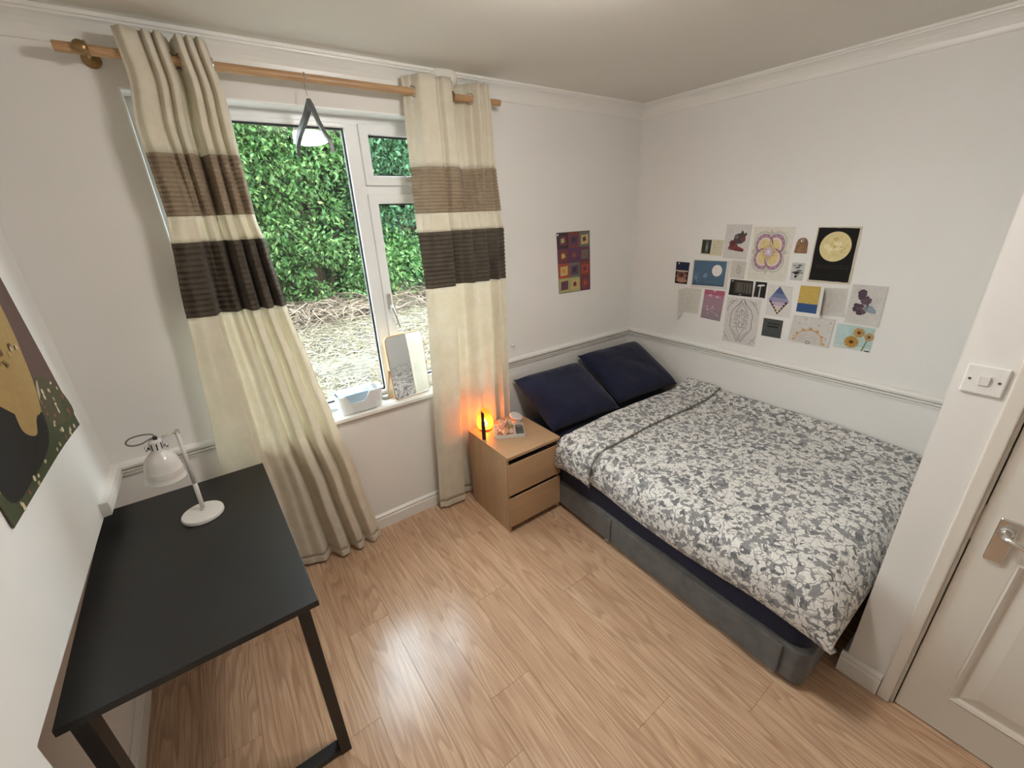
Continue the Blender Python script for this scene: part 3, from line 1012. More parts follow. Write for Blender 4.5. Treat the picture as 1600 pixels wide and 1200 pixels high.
# ================================================================== FURNITURE
# ---- desk
M_DESK = plain('black_desk_laminate', srgb(29, 28, 27), rough=0.45, bump=0.04, bscale=300, var=0.05, vscale=6)
M_STEEL = plain('black_powder_steel', srgb(30, 27, 25), rough=0.45, bump=0.05, bscale=400, var=0.05)
desk = thing('desk', 'black desk with steel frame legs against the left wall', 'desk', (0, 0, 0))
DBL, DBR, DFR, DFL = (-0.043, -0.159), (0.527, -0.159), (0.558, -1.152), (-0.017, -1.152)
bm = bmesh.new()
prism(bm, [DBL, DBR, DFR, DFL], DESK_Z - 0.022, DESK_Z)
mesh_obj('desk_top', bm, M_DESK, desk, bevel=0.0015)
def dpt(a, b):
    """point on the desk: a across (0 wall .. 1 room), b along (0 window .. 1 camera)"""
    L = (DBL[0] + (DFL[0] - DBL[0]) * b, DBL[1] + (DFL[1] - DBL[1]) * b)
    R_ = (DBR[0] + (DFR[0] - DBR[0]) * b, DBR[1] + (DFR[1] - DBR[1]) * b)
    return (L[0] + (R_[0] - L[0]) * a, L[1] + (R_[1] - L[1]) * a)
for bb in (0.035, 0.935):
    for aa in (0.045, 0.925):
        x, y = dpt(aa, bb)
        bm = bmesh.new()
        box(bm, x - 0.018, x + 0.018, y - 0.027, y + 0.027, 0.0, DESK_Z - 0.022)
        mesh_obj('leg', bm, M_STEEL, desk, bevel=0.002)
    x0, y0 = dpt(0.045, bb); x1, y1 = dpt(0.925, bb)
    bm = bmesh.new()
    box(bm, x0 + 0.018, x1 - 0.018, y0 - 0.022, y0 + 0.022, 0.0, 0.026)
    mesh_obj('floor_bar', bm, M_STEEL, desk, bevel=0.002)
    bm = bmesh.new()
    box(bm, x0 + 0.018, x1 - 0.018, y0 - 0.022, y0 + 0.022, DESK_Z - 0.052, DESK_Z - 0.022)
    mesh_obj('top_bar', bm, M_STEEL, desk, bevel=0.002)

# ---- desk lamp
M_LAMP = plain('grey_white_enamel', srgb(206, 203, 198), rough=0.33, var=0.02, coat=0.2)
M_LAMPW = plain('white_enamel', srgb(226, 222, 216), rough=0.35, var=0.02)
lamp = thing('desk_lamp', 'light grey metal desk lamp with bell shade on the black desk', 'desk lamp', (0.288, -0.445, DESK_Z))
bm = bmesh.new()
lathe(bm, [(0.066, 0.0), (0.070, 0.002), (0.070, 0.014), (0.067, 0.018), (0.0, 0.0185)], 48, cap=False)
mesh_obj('base', bm, M_LAMPW, lamp, smooth=False, bevel=0.001)
SB = Vector((0.004, 0.012, 0.018)); ST_ = Vector((0.010, 0.030, 0.355))
bm = bmesh.new()
tube(bm, [SB, SB.lerp(ST_, 0.35)], 0.0078, seg=18)
tube(bm, [SB.lerp(ST_, 0.33), ST_], 0.0068, seg=18)
lathe(bm, [(0.011, 0.0), (0.011, 0.004), (0.008, 0.007)], 18, Matrix.Translation(SB))
mesh_obj('stem', bm, M_LAMP, lamp, smooth=True)
SH = Vector((-0.046, -0.050, 0.376))                  # top of the shade's neck
bm = bmesh.new()
tube(bm, [ST_ + Vector((0, 0, -0.004)), ST_ + Vector((-0.012, -0.012, 0.004)), SH + Vector((0.022, 0.02, -0.004))], 0.0048, seg=10)
lathe(bm, [(0.010, -0.006), (0.010, 0.006)], 14, Matrix.Translation(ST_) @ Matrix.Rotation(math.pi / 2, 4, 'X'))
mesh_obj('hinge_arm', bm, M_CHROME, lamp, smooth=False, bevel=0.001)
tilt = Matrix.Translation(SH) @ Matrix.Rotation(math.radians(1), 4, 'X') @ Matrix.Rotation(math.radians(3), 4, 'Y') @ Matrix.Diagonal((0.95, 0.95, 1.2, 1))
prof = [(0.0, 0.0), (0.014, 0.0), (0.0175, -0.002), (0.019, -0.006), (0.0195, -0.034), (0.023, -0.040), (0.034, -0.047), (0.044, -0.057), (0.051, -0.070), (0.0545, -0.084),
        (0.0565, -0.096), (0.0580, -0.098), (0.0568, -0.1005), (0.0585, -0.103), (0.0573, -0.1055), (0.0590, -0.108), (0.0580, -0.1105), (0.0595, -0.120), (0.0620, -0.128), (0.0632, -0.1300),
        (0.0618, -0.1298), (0.0585, -0.120), (0.056, -0.10), (0.052, -0.075), (0.040, -0.056), (0.018, -0.044), (0.0, -0.042)]
bm = bmesh.new()
lathe(bm, prof, 48, tilt, cap=False)
shade = mesh_obj('lamp_shade', bm, M_LAMP, lamp, smooth=True)
for k in range(8):
    a = 2 * math.pi * k / 8 + 0.2
    bm = bmesh.new()
    box(bm, -0.0018, 0.0018, -0.0006, 0.0006, -0.010, 0.010, mat=tilt @ Matrix.Rotation(a, 4, 'Z') @ Matrix.Translation((0, -0.0196, -0.019)))
    mesh_obj('vent_slot', bm, M_RUBBER, shade)
for sx in (-1, 1):
    bm = bmesh.new()
    lathe(bm, [(0.0045, 0.0), (0.0045, 0.006), (0.0085, 0.007), (0.0085, 0.013), (0.006, 0.015)], 16,
          tilt @ Matrix.Translation((0.019 * sx, 0, -0.024)) @ Matrix.Rotation(sx * math.pi / 2, 4, 'Y'))
    mesh_obj('knob', bm, M_CHROME, shade, smooth=True)
bm = bmesh.new()
lathe(bm, [(0.006, 0.0), (0.006, 0.010), (0.0045, 0.013)], 14, Matrix.Translation(SH + Vector((0.004, 0, -0.001))))
mesh_obj('cable_gland', bm, M_RUBBER, lamp)
bm = bmesh.new()
c0 = SH + Vector((0.004, 0, 0.012))
loop = [c0, c0 + Vector((-0.006, 0, 0.010)), c0 + Vector((-0.035, -0.006, 0.018)), c0 + Vector((-0.062, -0.012, 0.016)), c0 + Vector((-0.073, -0.016, 0.004)), c0 + Vector((-0.062, -0.016, -0.008)),
        c0 + Vector((-0.038, -0.010, -0.012)), c0 + Vector((-0.014, 0.006, -0.008)), c0 + Vector((0.004, 0.018, -0.010))]
pp = []
for i in range(len(loop) - 1):
    for t in (0, 0.33, 0.66):
        a0 = loop[max(i - 1, 0)]; a1 = loop[i]; a2 = loop[i + 1]; a3 = loop[min(i + 2, len(loop) - 1)]
        pp.append(0.5 * ((2 * a1) + (a2 - a0) * t + (2 * a0 - 5 * a1 + 4 * a2 - a3) * t * t + (-a0 + 3 * a1 - 3 * a2 + a3) * t ** 3))
pp.append(loop[-1])
tube(bm, pp, 0.0028, seg=8)
mesh_obj('cable', bm, plain('grey_cable', srgb(105, 100, 92), rough=0.5), lamp, smooth=True)

# ---- nightstand
NX0, NX1, NYF, NYB = 1.656, 2.056, -0.565, -0.125
ns = thing('nightstand', 'oak veneer nightstand with two drawers beside the bed', 'nightstand', (NX0, NYF, 0))
w, d = NX1 - NX0, NYB - NYF
M_PLINTH = plain('dark_brown_plinth', srgb(120, 92, 64), rough=0.5, var=0.05)  # darker brown for the recessed plinth
def nbox(name, x0, x1, y0, y1, z0, z1, m, par=ns, bev=0.001):
    b = bmesh.new()
    box(b, x0, x1, y0, y1, z0, z1)
    return mesh_obj(name, b, m, par, bevel=bev)
nbox('side_panel', 0, 0.016, 0.012, d, 0, NS_Z - 0.0185, M_OAKV_Z)
nbox('side_panel', w - 0.016, w, 0.012, d, 0, NS_Z - 0.0185, M_OAKV_Z)
nbox('top', 0, w, 0.0, d, NS_Z - 0.018, NS_Z, M_OAKV_X)
nbox('back_panel', 0.0165, w - 0.0165, d - 0.008, d - 0.001, 0.03, NS_Z - 0.019, M_OAKV_X)
nbox('plinth', 0.0165, w - 0.0165, 0.045, 0.060, 0, 0.045, M_PLINTH)
nbox('rail', 0.0165, w - 0.0165, 0.040, 0.055, NS_Z - 0.045, NS_Z - 0.019, M_OAKV_X)
nbox('rail', 0.0165, w - 0.0165, 0.040, 0.055, 0.262, 0.290, M_OAKV_X)
for z0, z1 in ((0.278, 0.490), (0.050, 0.258)):
    b = bmesh.new()
    # front with an inward-sloping grip edge along its top
    ya, yb = -0.004, 0.014
    sec = [(ya, z0), (yb, z0), (yb, z1 - 0.012), (ya + 0.004, z1), (ya, z1 - 0.002)]
    A = [b.verts.new((0.004, y, z)) for y, z in sec]
    B = [b.verts.new((w - 0.004, y, z)) for y, z in sec]
    for i in range(5):
        b.faces.new((A[i], A[(i + 1) % 5], B[(i + 1) % 5], B[i]))
    b.faces.new(A[::-1]); b.faces.new(B)
    dr = mesh_obj('drawer', b, M_OAKV_X, ns, bevel=0.001)
    b = bmesh.new()
    box(b, 0.024, 0.036, 0.0145, d - 0.04, z0 + 0.02, z1 - 0.05)
    box(b, w - 0.036, w - 0.024, 0.0145, d - 0.04, z0 + 0.02, z1 - 0.05)
    box(b, 0.036, w - 0.036, 0.0145, d - 0.04, z0 + 0.015, z0 + 0.02)
    mesh_obj('drawer_box', b, plain('drawer_lining', srgb(200, 190, 175), rough=0.7), dr)

# ---- bed
def bx_(y):
    return 2.087 + 0.0327 * y                          # left side of the bed, slightly askew
M_GREYF = cloth_material('charcoal_upholstery', srgb(92, 90, 88), srgb(106, 104, 101), 0.0, weave=900)
M_NAVY = cloth_material('navy_cotton', srgb(24, 27, 48), srgb(30, 33, 56), 0.0, weave=900, rough=0.8)
bed = thing('bed', 'double divan bed with charcoal base and navy sheeted mattress', 'bed', (2.65, -1.0, 0))
bed.location = (0, 0, 0)
BYH, BYF, BXR = -0.075, -2.012, 3.322
def rounded_outline(inset, rad, n=8):
    pts = [(bx_(BYH) + inset, BYH - inset)]
    c = (bx_(BYF) + inset + rad, BYF + inset + rad)
    for k in range(n + 1):
        a = math.pi + math.pi / 2 * k / n
        pts.append((c[0] + rad * math.cos(a), c[1] + rad * math.sin(a)))
    pts += [(BXR - inset, BYF + inset), (BXR - inset, BYH - inset)]
    return pts
bm = bmesh.new()
prism(bm, rounded_outline(0, 0.045), 0.033, 0.200)
mesh_obj('divan_base', bm, M_GREYF, bed, bevel=0.006, bseg=3)
# drawer fronts in the divan side
for (ya, yb) in ((-0.09, -1.005), (-1.017, -1.925)):
    bm = bmesh.new()
    A = []
    for (yy, ff) in ((ya, 0), (yb, 0)):
        xx = bx_(yy)
        A.append([bm.verts.new((xx - e, yy, zz)) for e, zz in ((0.0005, 0.036), (0.0095, 0.036), (0.0105, 0.040), (0.0105, 0.180), (0.009, 0.187), (0.0005, 0.188))])
    for k in range(6):
        bm.faces.new((A[0][k], A[0][(k + 1) % 6], A[1][(k + 1) % 6], A[1][k]))
    bm.faces.new(A[0][::-1]); bm.faces.new(A[1])
    dr = mesh_obj('drawer_front', bm, M_GREYF, bed, bevel=0.003)
    bm = bmesh.new()
    yc_ = yb + 0.02
    box(bm, bx_(yc_) - 0.014, bx_(yc_) - 0.010, yc_ - 0.012, yc_ + 0.012, 0.034, 0.040)
    mesh_obj('drawer_clip', bm, M_CHROME, dr)
for (xx, yy) in ((bx_(-0.2) + 0.08, -0.2), (bx_(-1.9) + 0.08, -1.92), (BXR - 0.1, -0.2), (BXR - 0.1, -1.92), (bx_(-1.0) + 0.08, -1.03)):
    bm = bmesh.new()
    lathe(bm, [(0.02, 0.0), (0.024, 0.004), (0.024, 0.034)], 16, Matrix.Translation((xx, yy, 0)))
    mesh_obj('foot', bm, M_RUBBER, bed)
# mattress under its fitted sheet
bm = bmesh.new()
def mattress_fn(u, v):
    # u around the outline, v bottom -> top -> centre
    pts = MO
    n = len(pts)
    f = u * n
    i = int(f) % n
    t = f - int(f)
    p = Vector((*pts[i], 0)).lerp(Vector((*pts[(i + 1) % n], 0)), t)
    c = Vector((2.68, -1.04, 0))
    if v < 0.55:
        s = v / 0.55
        z = 0.203 + 0.235 * s
        bul = 0.010 * math.sin(math.pi * s)
        dr_ = (p - c).normalized()
        q = p + dr_ * bul
        q.z = z
        q.x += 0.004 * math.sin(13 * p.y + 5 * z)
        return q
    s = (v - 0.55) / 0.45
    k = 1 - s
    q = c + (p - c) * (1 - 0.05 * (1 - math.cos(min(1, s * 4) * math.pi / 2)) - 0.95 * max(0, (s - 0.15) / 0.85))
    q.z = 0.438 + 0.030 * math.sin(min(1, s * 3.5) * math.pi / 2)
    return q
MO = []
ol = rounded_outline(0.014, 0.07)
for i in range(len(ol)):
    a = Vector(ol[i]); b_ = Vector(ol[(i + 1) % len(ol)])
    m_ = max(1, int((b_ - a).length / 0.08))
    for k in range(m_):
        MO.append(tuple(a.lerp(b_, k / m_)))
grid_surface(bm, mattress_fn, len(MO), 22)
bmesh.ops.remove_doubles(bm, verts=bm.verts[:], dist=0.0005)
mesh_obj('mattress', bm, M_NAVY, bed, smooth=True)

# ---- duvet
def floral_material():
    nt = NT('grey_floral_cotton')
    p = nt.n('ShaderNodeBsdfPrincipled', in_Roughness=0.85)
    p.inputs['Specular IOR Level'].default_value = 0.15
    p.inputs['Sheen Weight'].default_value = 0.2
    tc = nt.n('ShaderNodeTexCoord')
    nz = nt.n('ShaderNodeTexNoise', in_Scale=22.0, in_Detail=2.0)
    nt.l(tc.outputs['Object'], nz.inputs['Vector'])
    sub = nt.n('ShaderNodeVectorMath', operation='SUBTRACT', in_1=(0.5, 0.5, 0.5))
    nt.l(nz.outputs['Color'], sub.inputs[0])
    sc = nt.n('ShaderNodeVectorMath', operation='SCALE')
    sc.inputs['Scale'].default_value = 0.055
    nt.l(sub.outputs[0], sc.inputs[0])
    ad = nt.n('ShaderNodeVectorMath', operation='ADD')
    nt.l(tc.outputs['Object'], ad.inputs[0])
    nt.l(sc.outputs[0], ad.inputs[1])
    def vor(scale, feature='F1', off=0.0):
        mp = nt.n('ShaderNodeMapping')
        mp.inputs['Location'].default_value = (off, off * 1.7, off * 0.3)
        nt.l(ad.outputs[0], mp.inputs['Vector'])
        v = nt.n('ShaderNodeTexVoronoi', feature=feature, in_Scale=scale)
        nt.l(mp.outputs[0], v.inputs['Vector'])
        return v
    v1 = vor(44.0)
    sep = nt.n('ShaderNodeSeparateColor')
    nt.l(v1.outputs['Color'], sep.inputs[0])
    WHT, PALE, MID, DRK = srgb(222, 219, 214), srgb(186, 184, 181), srgb(138, 137, 137), srgb(106, 106, 108)
    r1 = ramp(nt, [(0.0, WHT), (0.44, MID), (0.58, WHT), (0.72, DRK), (0.83, MID), (0.93, PALE)], 'CONSTANT')
    nt.l(sep.outputs[0], r1.inputs['Fac'])
    # second leaf layer
    v2 = vor(36.0, off=3.1)
    sep2 = nt.n('ShaderNodeSeparateColor')
    nt.l(v2.outputs['Color'], sep2.inputs[0])
    r2 = ramp(nt, [(0.0, MID), (0.27, WHT), (0.66, DRK), (0.79, WHT)], 'CONSTANT')
    nt.l(sep2.outputs[1], r2.inputs['Fac'])
    lt = nt.n('ShaderNodeMath', operation='LESS_THAN', in_1=0.40)
    nt.l(v2.outputs['Distance'], lt.inputs[0])
    mx = nt.n('ShaderNodeMix', data_type='RGBA')
    nt.l(lt.outputs[0], mx.inputs['Factor'])
    nt.l(r1.outputs['Color'], mx.inputs['A'])
    nt.l(r2.outputs['Color'], mx.inputs['B'])
    # thin stems and outlines
    ve = vor(27.0, 'DISTANCE_TO_EDGE', 1.3)
    l2 = nt.n('ShaderNodeMath', operation='LESS_THAN', in_1=0.035)
    nt.l(ve.outputs['Distance'], l2.inputs[0])
    mx2 = nt.n('ShaderNodeMix', data_type='RGBA')
    nt.l(l2.outputs[0], mx2.inputs['Factor'])
    nt.l(mx.outputs['Result'], mx2.inputs['A'])
    mx2.inputs['B'].default_value = MID
    # watery ink variation
    n3 = nt.n('ShaderNodeTexNoise', in_Scale=120.0, in_Detail=3.0)
    nt.l(tc.outputs['Object'], n3.inputs['Vector'])
    r3 = ramp(nt, [(0.3, (0.86, 0.86, 0.86)), (0.7, (1.08, 1.08, 1.08))])
    nt.l(n3.outputs['Fac'], r3.inputs['Fac'])
    mm = nt.n('ShaderNodeMix', data_type='RGBA', blend_type='MULTIPLY')
    mm.inputs['Factor'].default_value = 1.0
    nt.l(mx2.outputs['Result'], mm.inputs['A'])
    nt.l(r3.outputs['Color'], mm.inputs['B'])
    nt.l(mm.outputs['Result'], p.inputs['Base Color'])
    nt.surf(p.outputs[0])
    return nt.m
M_FLORAL = floral_material()
DYH, DYFT = -0.570, -2.045                             # head edge, foot drop
def duvet_top(x, y):
    """height of the duvet's upper surface"""
    u = (x - 2.0) / (XR - 2.0)
    z = 0.548 + 0.016 * math.sin(math.pi * min(1, max(0, u))) + 0.05 * max(0, u - 0.86) / 0.14 * (1 if y > -1.6 else max(0.0, 1 - (-1.6 - y) / 0.5))
    z += 0.013 * mnoise.noise(Vector((x * 2.3, y * 2.3, 0.3))) + 0.006 * mnoise.noise(Vector((x * 6, y * 6, 2.0)))
    return z
def duvet_fn(u, v, lift=0.0, y0=DYH, y1=DYFT, zdrop=0.345, head_round=True, foot_hang=True, corner=0.0):
    # u: across, 0 = left hem, 1 = wall ; v: along, 0 = head, 1 = foot
    RL = 0.10
    # arc-length style parameter across
    arcs = 0.23 / (0.23 + 1.30)
    yb = y0 + (y1 - y0) * v
    xl = bx_(max(yb, -2.03)) - 0.040 + 0.010 * math.sin(5.1 * yb) * 1.0
    if u < arcs:
        s = u / arcs                                   # 0 hem .. 1 top edge
        hang = s
        zt = duvet_top(xl + RL, yb)
        zb = zdrop + 0.010 * math.sin(6.3 * yb + 0.5) + 0.012 * mnoise.noise(Vector((yb * 3, 0.2, 5)))
        if corner:
            zb -= corner * max(0, 1 - (1 - v) * 6) if foot_hang else corner * v * v
        a = s * math.pi / 2
        x = xl + RL * (1 - math.cos(a)) * 0.95 - 0.016 * math.sin(math.pi * s)
        z = zb + (zt - zb) * math.sin(a) ** 0.9
    else:
        s = (u - arcs) / (1 - arcs)
        x0 = xl + RL * 0.95
        x = x0 + (XR - 0.012 - x0) * s
        z = duvet_top(x, yb)
    y = yb
    p = Vector((x, y, z))
    if head_round:
        e = max(0.0, 1 - v / 0.045)
        p.z -= (0.075 if u > arcs else 0.01) * e * e * (1 - 0.3 * max(0, u - 0.8))
    if foot_hang and v > 0.93:
        t = (v - 0.93) / 0.07
        yfoot0 = y0 + (y1 - y0) * 0.93
        a = t * math.pi / 2
        p.y = yfoot0 - 0.115 * math.sin(a) - 0.012 * t
        zlow = 0.385 + 0.02 * math.sin(9 * x)
        if u >= arcs:
            p.z = p.z + (zlow - p.z) * (1 - math.cos(a))
        else:
            p.z = p.z + (0.335 - p.z) * (1 - math.cos(a)) * 0.75
            p.x -= 0.010 * (1 - math.cos(a))
    p.z += lift * (1.0 if u >= arcs else 0.25)
    if u < arcs:
        p.x -= lift * 0.9
    return p
bm = bmesh.new()
grid_surface(bm, lambda u, v: duvet_fn(u, v, corner=0.02), 90, 90)
duvet = mesh_obj('duvet', bm, M_FLORAL, smooth=True)
sd = duvet.modifiers.new('fill', 'SOLIDIFY'); sd.thickness = 0.022; sd.offset = -1
tag(duvet, 'grey and white floral duvet spread over the bed', 'duvet')
# turned-back strip at the head end
bm = bmesh.new()
def flap(u, v):
    p = duvet_fn(u, v, lift=0.020, y0=DYH - 0.003, y1=-0.862, zdrop=0.350, head_round=False, foot_hang=False, corner=0.022)
    if v < 0.14:
        a = 1 - v / 0.14
        p.z -= (0.070 * a * a) if u > 0.15 else 0.012 * a
    if v > 0.96:
        p.z -= 0.006 * (v - 0.96) / 0.04
    return p
grid_surface(bm, flap, 90, 26)
fl = mesh_obj('turned_back_edge', bm, M_FLORAL, duvet, smooth=True)
sd = fl.modifiers.new('fill', 'SOLIDIFY'); sd.thickness = 0.012; sd.offset = -1
bm = bmesh.new()
tube(bm, [flap(k / 90, 1.0) + Vector((0, -0.003, -0.004)) for k in range(91)], 0.0032, seg=6)
mesh_obj('hem_shadow', bm, plain('grey_hem_shadow', srgb(112, 106, 100), rough=0.8), fl, smooth=True)  # dark tube along the flap hem, painting in its shadow line

# ---- pillows
def pillow(label, center, rx, rz, w, h, t, seed):
    b = bmesh.new()
    N = 28
    def half(sgn):
        def fn(u, v):
            a, c = u * 2 - 1, v * 2 - 1
            pin = 1 - 0.055 * (1 - c * c) * abs(a) ** 3
            pin2 = 1 - 0.06 * (1 - a * a) * abs(c) ** 3
            x = a * w / 2 * pin
            y = c * h / 2 * pin2
            th = t / 2 * (max(0, 1 - a ** 4) ** 0.55) * (max(0, 1 - c ** 4) ** 0.55)
            wr = 0.010 * mnoise.noise(Vector((a * 2.2 + seed, c * 2.2, sgn))) * (1 - max(abs(a), abs(c)) ** 4)
            wr += 0.004 * mnoise.noise(Vector((a * 7 + seed, c * 7, sgn))) * (1 - max(abs(a), abs(c)) ** 6)
            return Vector((x, y, sgn * th + wr))
        return fn
    grid_surface(b, half(1), N, N)
    grid_surface(b, half(-1), N, N)
    bmesh.ops.remove_doubles(b, verts=b.verts[:], dist=0.0008)
    o = mesh_obj('pillow', b, M_NAVY, smooth=True)
    o.rotation_euler = (rx, 0.0, rz)
    o.location = center
    return tag(o, label, 'pillow', 'navy pillows on the bed')
pillow('navy pillow nearest the nightstand, leaning on the window wall', (2.385, -0.268, 0.632), math.radians(26), math.radians(-3), 0.60, 0.50, 0.17, 1.3)
pillow('navy pillow in the corner against the right wall', (3.000, -0.290, 0.668), math.radians(27), math.radians(-4), 0.625, 0.52, 0.17, 6.1)

# ================================================================== PICTURES
class Card:
    """a thin sheet on a wall; u,v run 0..1 over the sheet (v upwards), printed shapes are laid on it"""
    def __init__(self, name, label, cat, corners, frame, group=None, paper=(226, 222, 214), thick=0.0014, lift=0.0012, curl=0.0):
        # corners TL, TR, BR, BL as (a, z) on the wall; frame(a, z, d) -> world point at distance d from the wall
        self.c = [Vector(p) for p in corners]
        cen = sum(self.c, Vector((0, 0))) / 4
        self.frame = frame
        self.root = thing(name, label, cat, frame(cen.x, cen.y, 0), 0, group)
        self.org = Vector(frame(cen.x, cen.y, 0))
        self.lift, self.thick, self.curl = lift, thick, curl
        self.layers = []
        b = bmesh.new()
        n = 8
        top = [[b.verts.new(self.pt(i / n, j / n, thick)) for j in range(n + 1)] for i in range(n + 1)]
        bot = [[b.verts.new(self.pt(i / n, j / n, 0)) for j in range(n + 1)] for i in range(n + 1)]
        for i in range(n):
            for j in range(n):
                b.faces.new((top[i][j], top[i + 1][j], top[i + 1][j + 1], top[i][j + 1]))
                b.faces.new((bot[i][j], bot[i][j + 1], bot[i + 1][j + 1], bot[i + 1][j]))
        for i in range(n):
            for A, B in (((i, 0), (i + 1, 0)), ((i + 1, n), (i, n)), ((0, i + 1), (0, i)), ((n, i), (n, i + 1))):
                b.faces.new((bot[A[0]][A[1]], bot[B[0]][B[1]], top[B[0]][B[1]], top[A[0]][A[1]]))
        mesh_obj('sheet', b, ink(paper), self.root)
        self.bm = bmesh.new()
        self.mats = []
        self.k = 0
    def uv(self, u, v):
        t = self.c[0].lerp(self.c[1], u)
        bt = self.c[3].lerp(self.c[2], u)
        return bt.lerp(t, v)
    def pt(self, u, v, d):
        p = self.uv(u, v)
        cc = self.curl * (max(0, u - 0.55) / 0.45) ** 2 * max(0, 1 - v * 1.6) if self.curl else 0.0
        return Vector(self.frame(p.x, p.y, self.lift + d + cc)) - self.org
    def mi(self, col):
        m = ink(col)
        if m not in self.mats:
            self.mats.append(m)
        return self.mats.index(m)
    def poly(self, pts, col):
        self.k += 1
        d = self.thick + 0.00025 + 0.00004 * self.k
        if self.curl:
            d += 0.0006
        vs = [self.bm.verts.new(self.pt(u, v, d)) for u, v in pts]
        f = self.bm.faces.new(vs)
        f.material_index = self.mi(col)
    def rect(self, u0, v0, u1, v1, col, n=1):
        for i in range(n):
            a, b = u0 + (u1 - u0) * i / n, u0 + (u1 - u0) * (i + 1) / n
            for j in range(n):
                c, d = v0 + (v1 - v0) * j / n, v0 + (v1 - v0) * (j + 1) / n
                self.poly([(a, c), (b, c), (b, d), (a, d)], col)
                self.k -= 1
        self.k += 1
    def disc(self, u, v, ru, rv, col, n=28, wob=0.0, seed=0):
        self.poly([(u + ru * math.cos(2 * math.pi * k / n) * (1 + wob * mnoise.noise(Vector((math.cos(2 * math.pi * k / n) * 2 + seed, math.sin(2 * math.pi * k / n) * 2, seed)))),
                    v + rv * math.sin(2 * math.pi * k / n) * (1 + wob * mnoise.noise(Vector((math.cos(2 * math.pi * k / n) * 2 + seed, math.sin(2 * math.pi * k / n) * 2, seed))))) for k in range(n)], col)
    def line(self, pts, w, col):
        """stroke; w in units of the card width"""
        W_ = (self.c[1] - self.c[0]).length; H_ = (self.c[3] - self.c[0]).length
        self.k += 1
        d = self.thick + 0.00025 + 0.00004 * self.k
        idx = self.mi(col)
        P = [Vector((u * W_, v * H_)) for u, v in pts]
        prev = None
        for i, p in enumerate(P):
            t = (P[min(i + 1, len(P) - 1)] - P[max(i - 1, 0)])
            if t.length < 1e-9:
                continue
            t.normalize()
            n = Vector((-t.y, t.x)) * w * W_ / 2
            a, b = p + n, p - n
            cur = (self.bm.verts.new(self.pt(a.x / W_, a.y / H_, d)), self.bm.verts.new(self.pt(b.x / W_, b.y / H_, d)))
            if prev:
                self.bm.faces.new((prev[0], prev[1], cur[1], cur[0])).material_index = idx
            prev = cur
    def arc(self, u, v, ru, rv, a0, a1, w, col, n=20):
        self.line([(u + ru * math.cos(math.radians(a0 + (a1 - a0) * k / n)), v + rv * math.sin(math.radians(a0 + (a1 - a0) * k / n))) for k in range(n + 1)], w, col)
    def scribble(self, u0, v0, u1, v1, rows, col, w=0.008, seed=0, jag=0.012):
        rr = random.Random(seed)
        for r in range(rows):
            v = v1 - (v1 - v0) * (r + 0.5) / rows
            u = u0
            while u < u1:
                e = min(u1, u + rr.uniform(0.06, 0.2))
                k = max(3, int((e - u) / 0.018))
                self.line([(u + (e - u) * i / k, v + rr.uniform(-jag, jag)) for i in range(k + 1)], w, col)
                u = e + rr.uniform(0.02, 0.05)
    def flush(self, part):
        """close the shapes drawn so far as one part and go on with a fresh one"""
        me = bpy.data.meshes.new(part)
        self.bm.normal_update()
        self.bm.to_mesh(me)
        for m in self.mats:
            me.materials.append(m)
        o = bpy.data.objects.new(part, me)
        COL.objects.link(o)
        o.parent = self.root
        self.bm.free()
        self.bm = bmesh.new()
        self.mats = []
    def done(self, part='print'):
        if len(self.bm.faces):
            me = bpy.data.meshes.new(part)
            self.bm.normal_update()
            self.bm.to_mesh(me)
            for m in self.mats:
                me.materials.append(m)
            o = bpy.data.objects.new(part, me)
            COL.objects.link(o)
            o.parent = self.root
        self.bm.free()
        return self.root

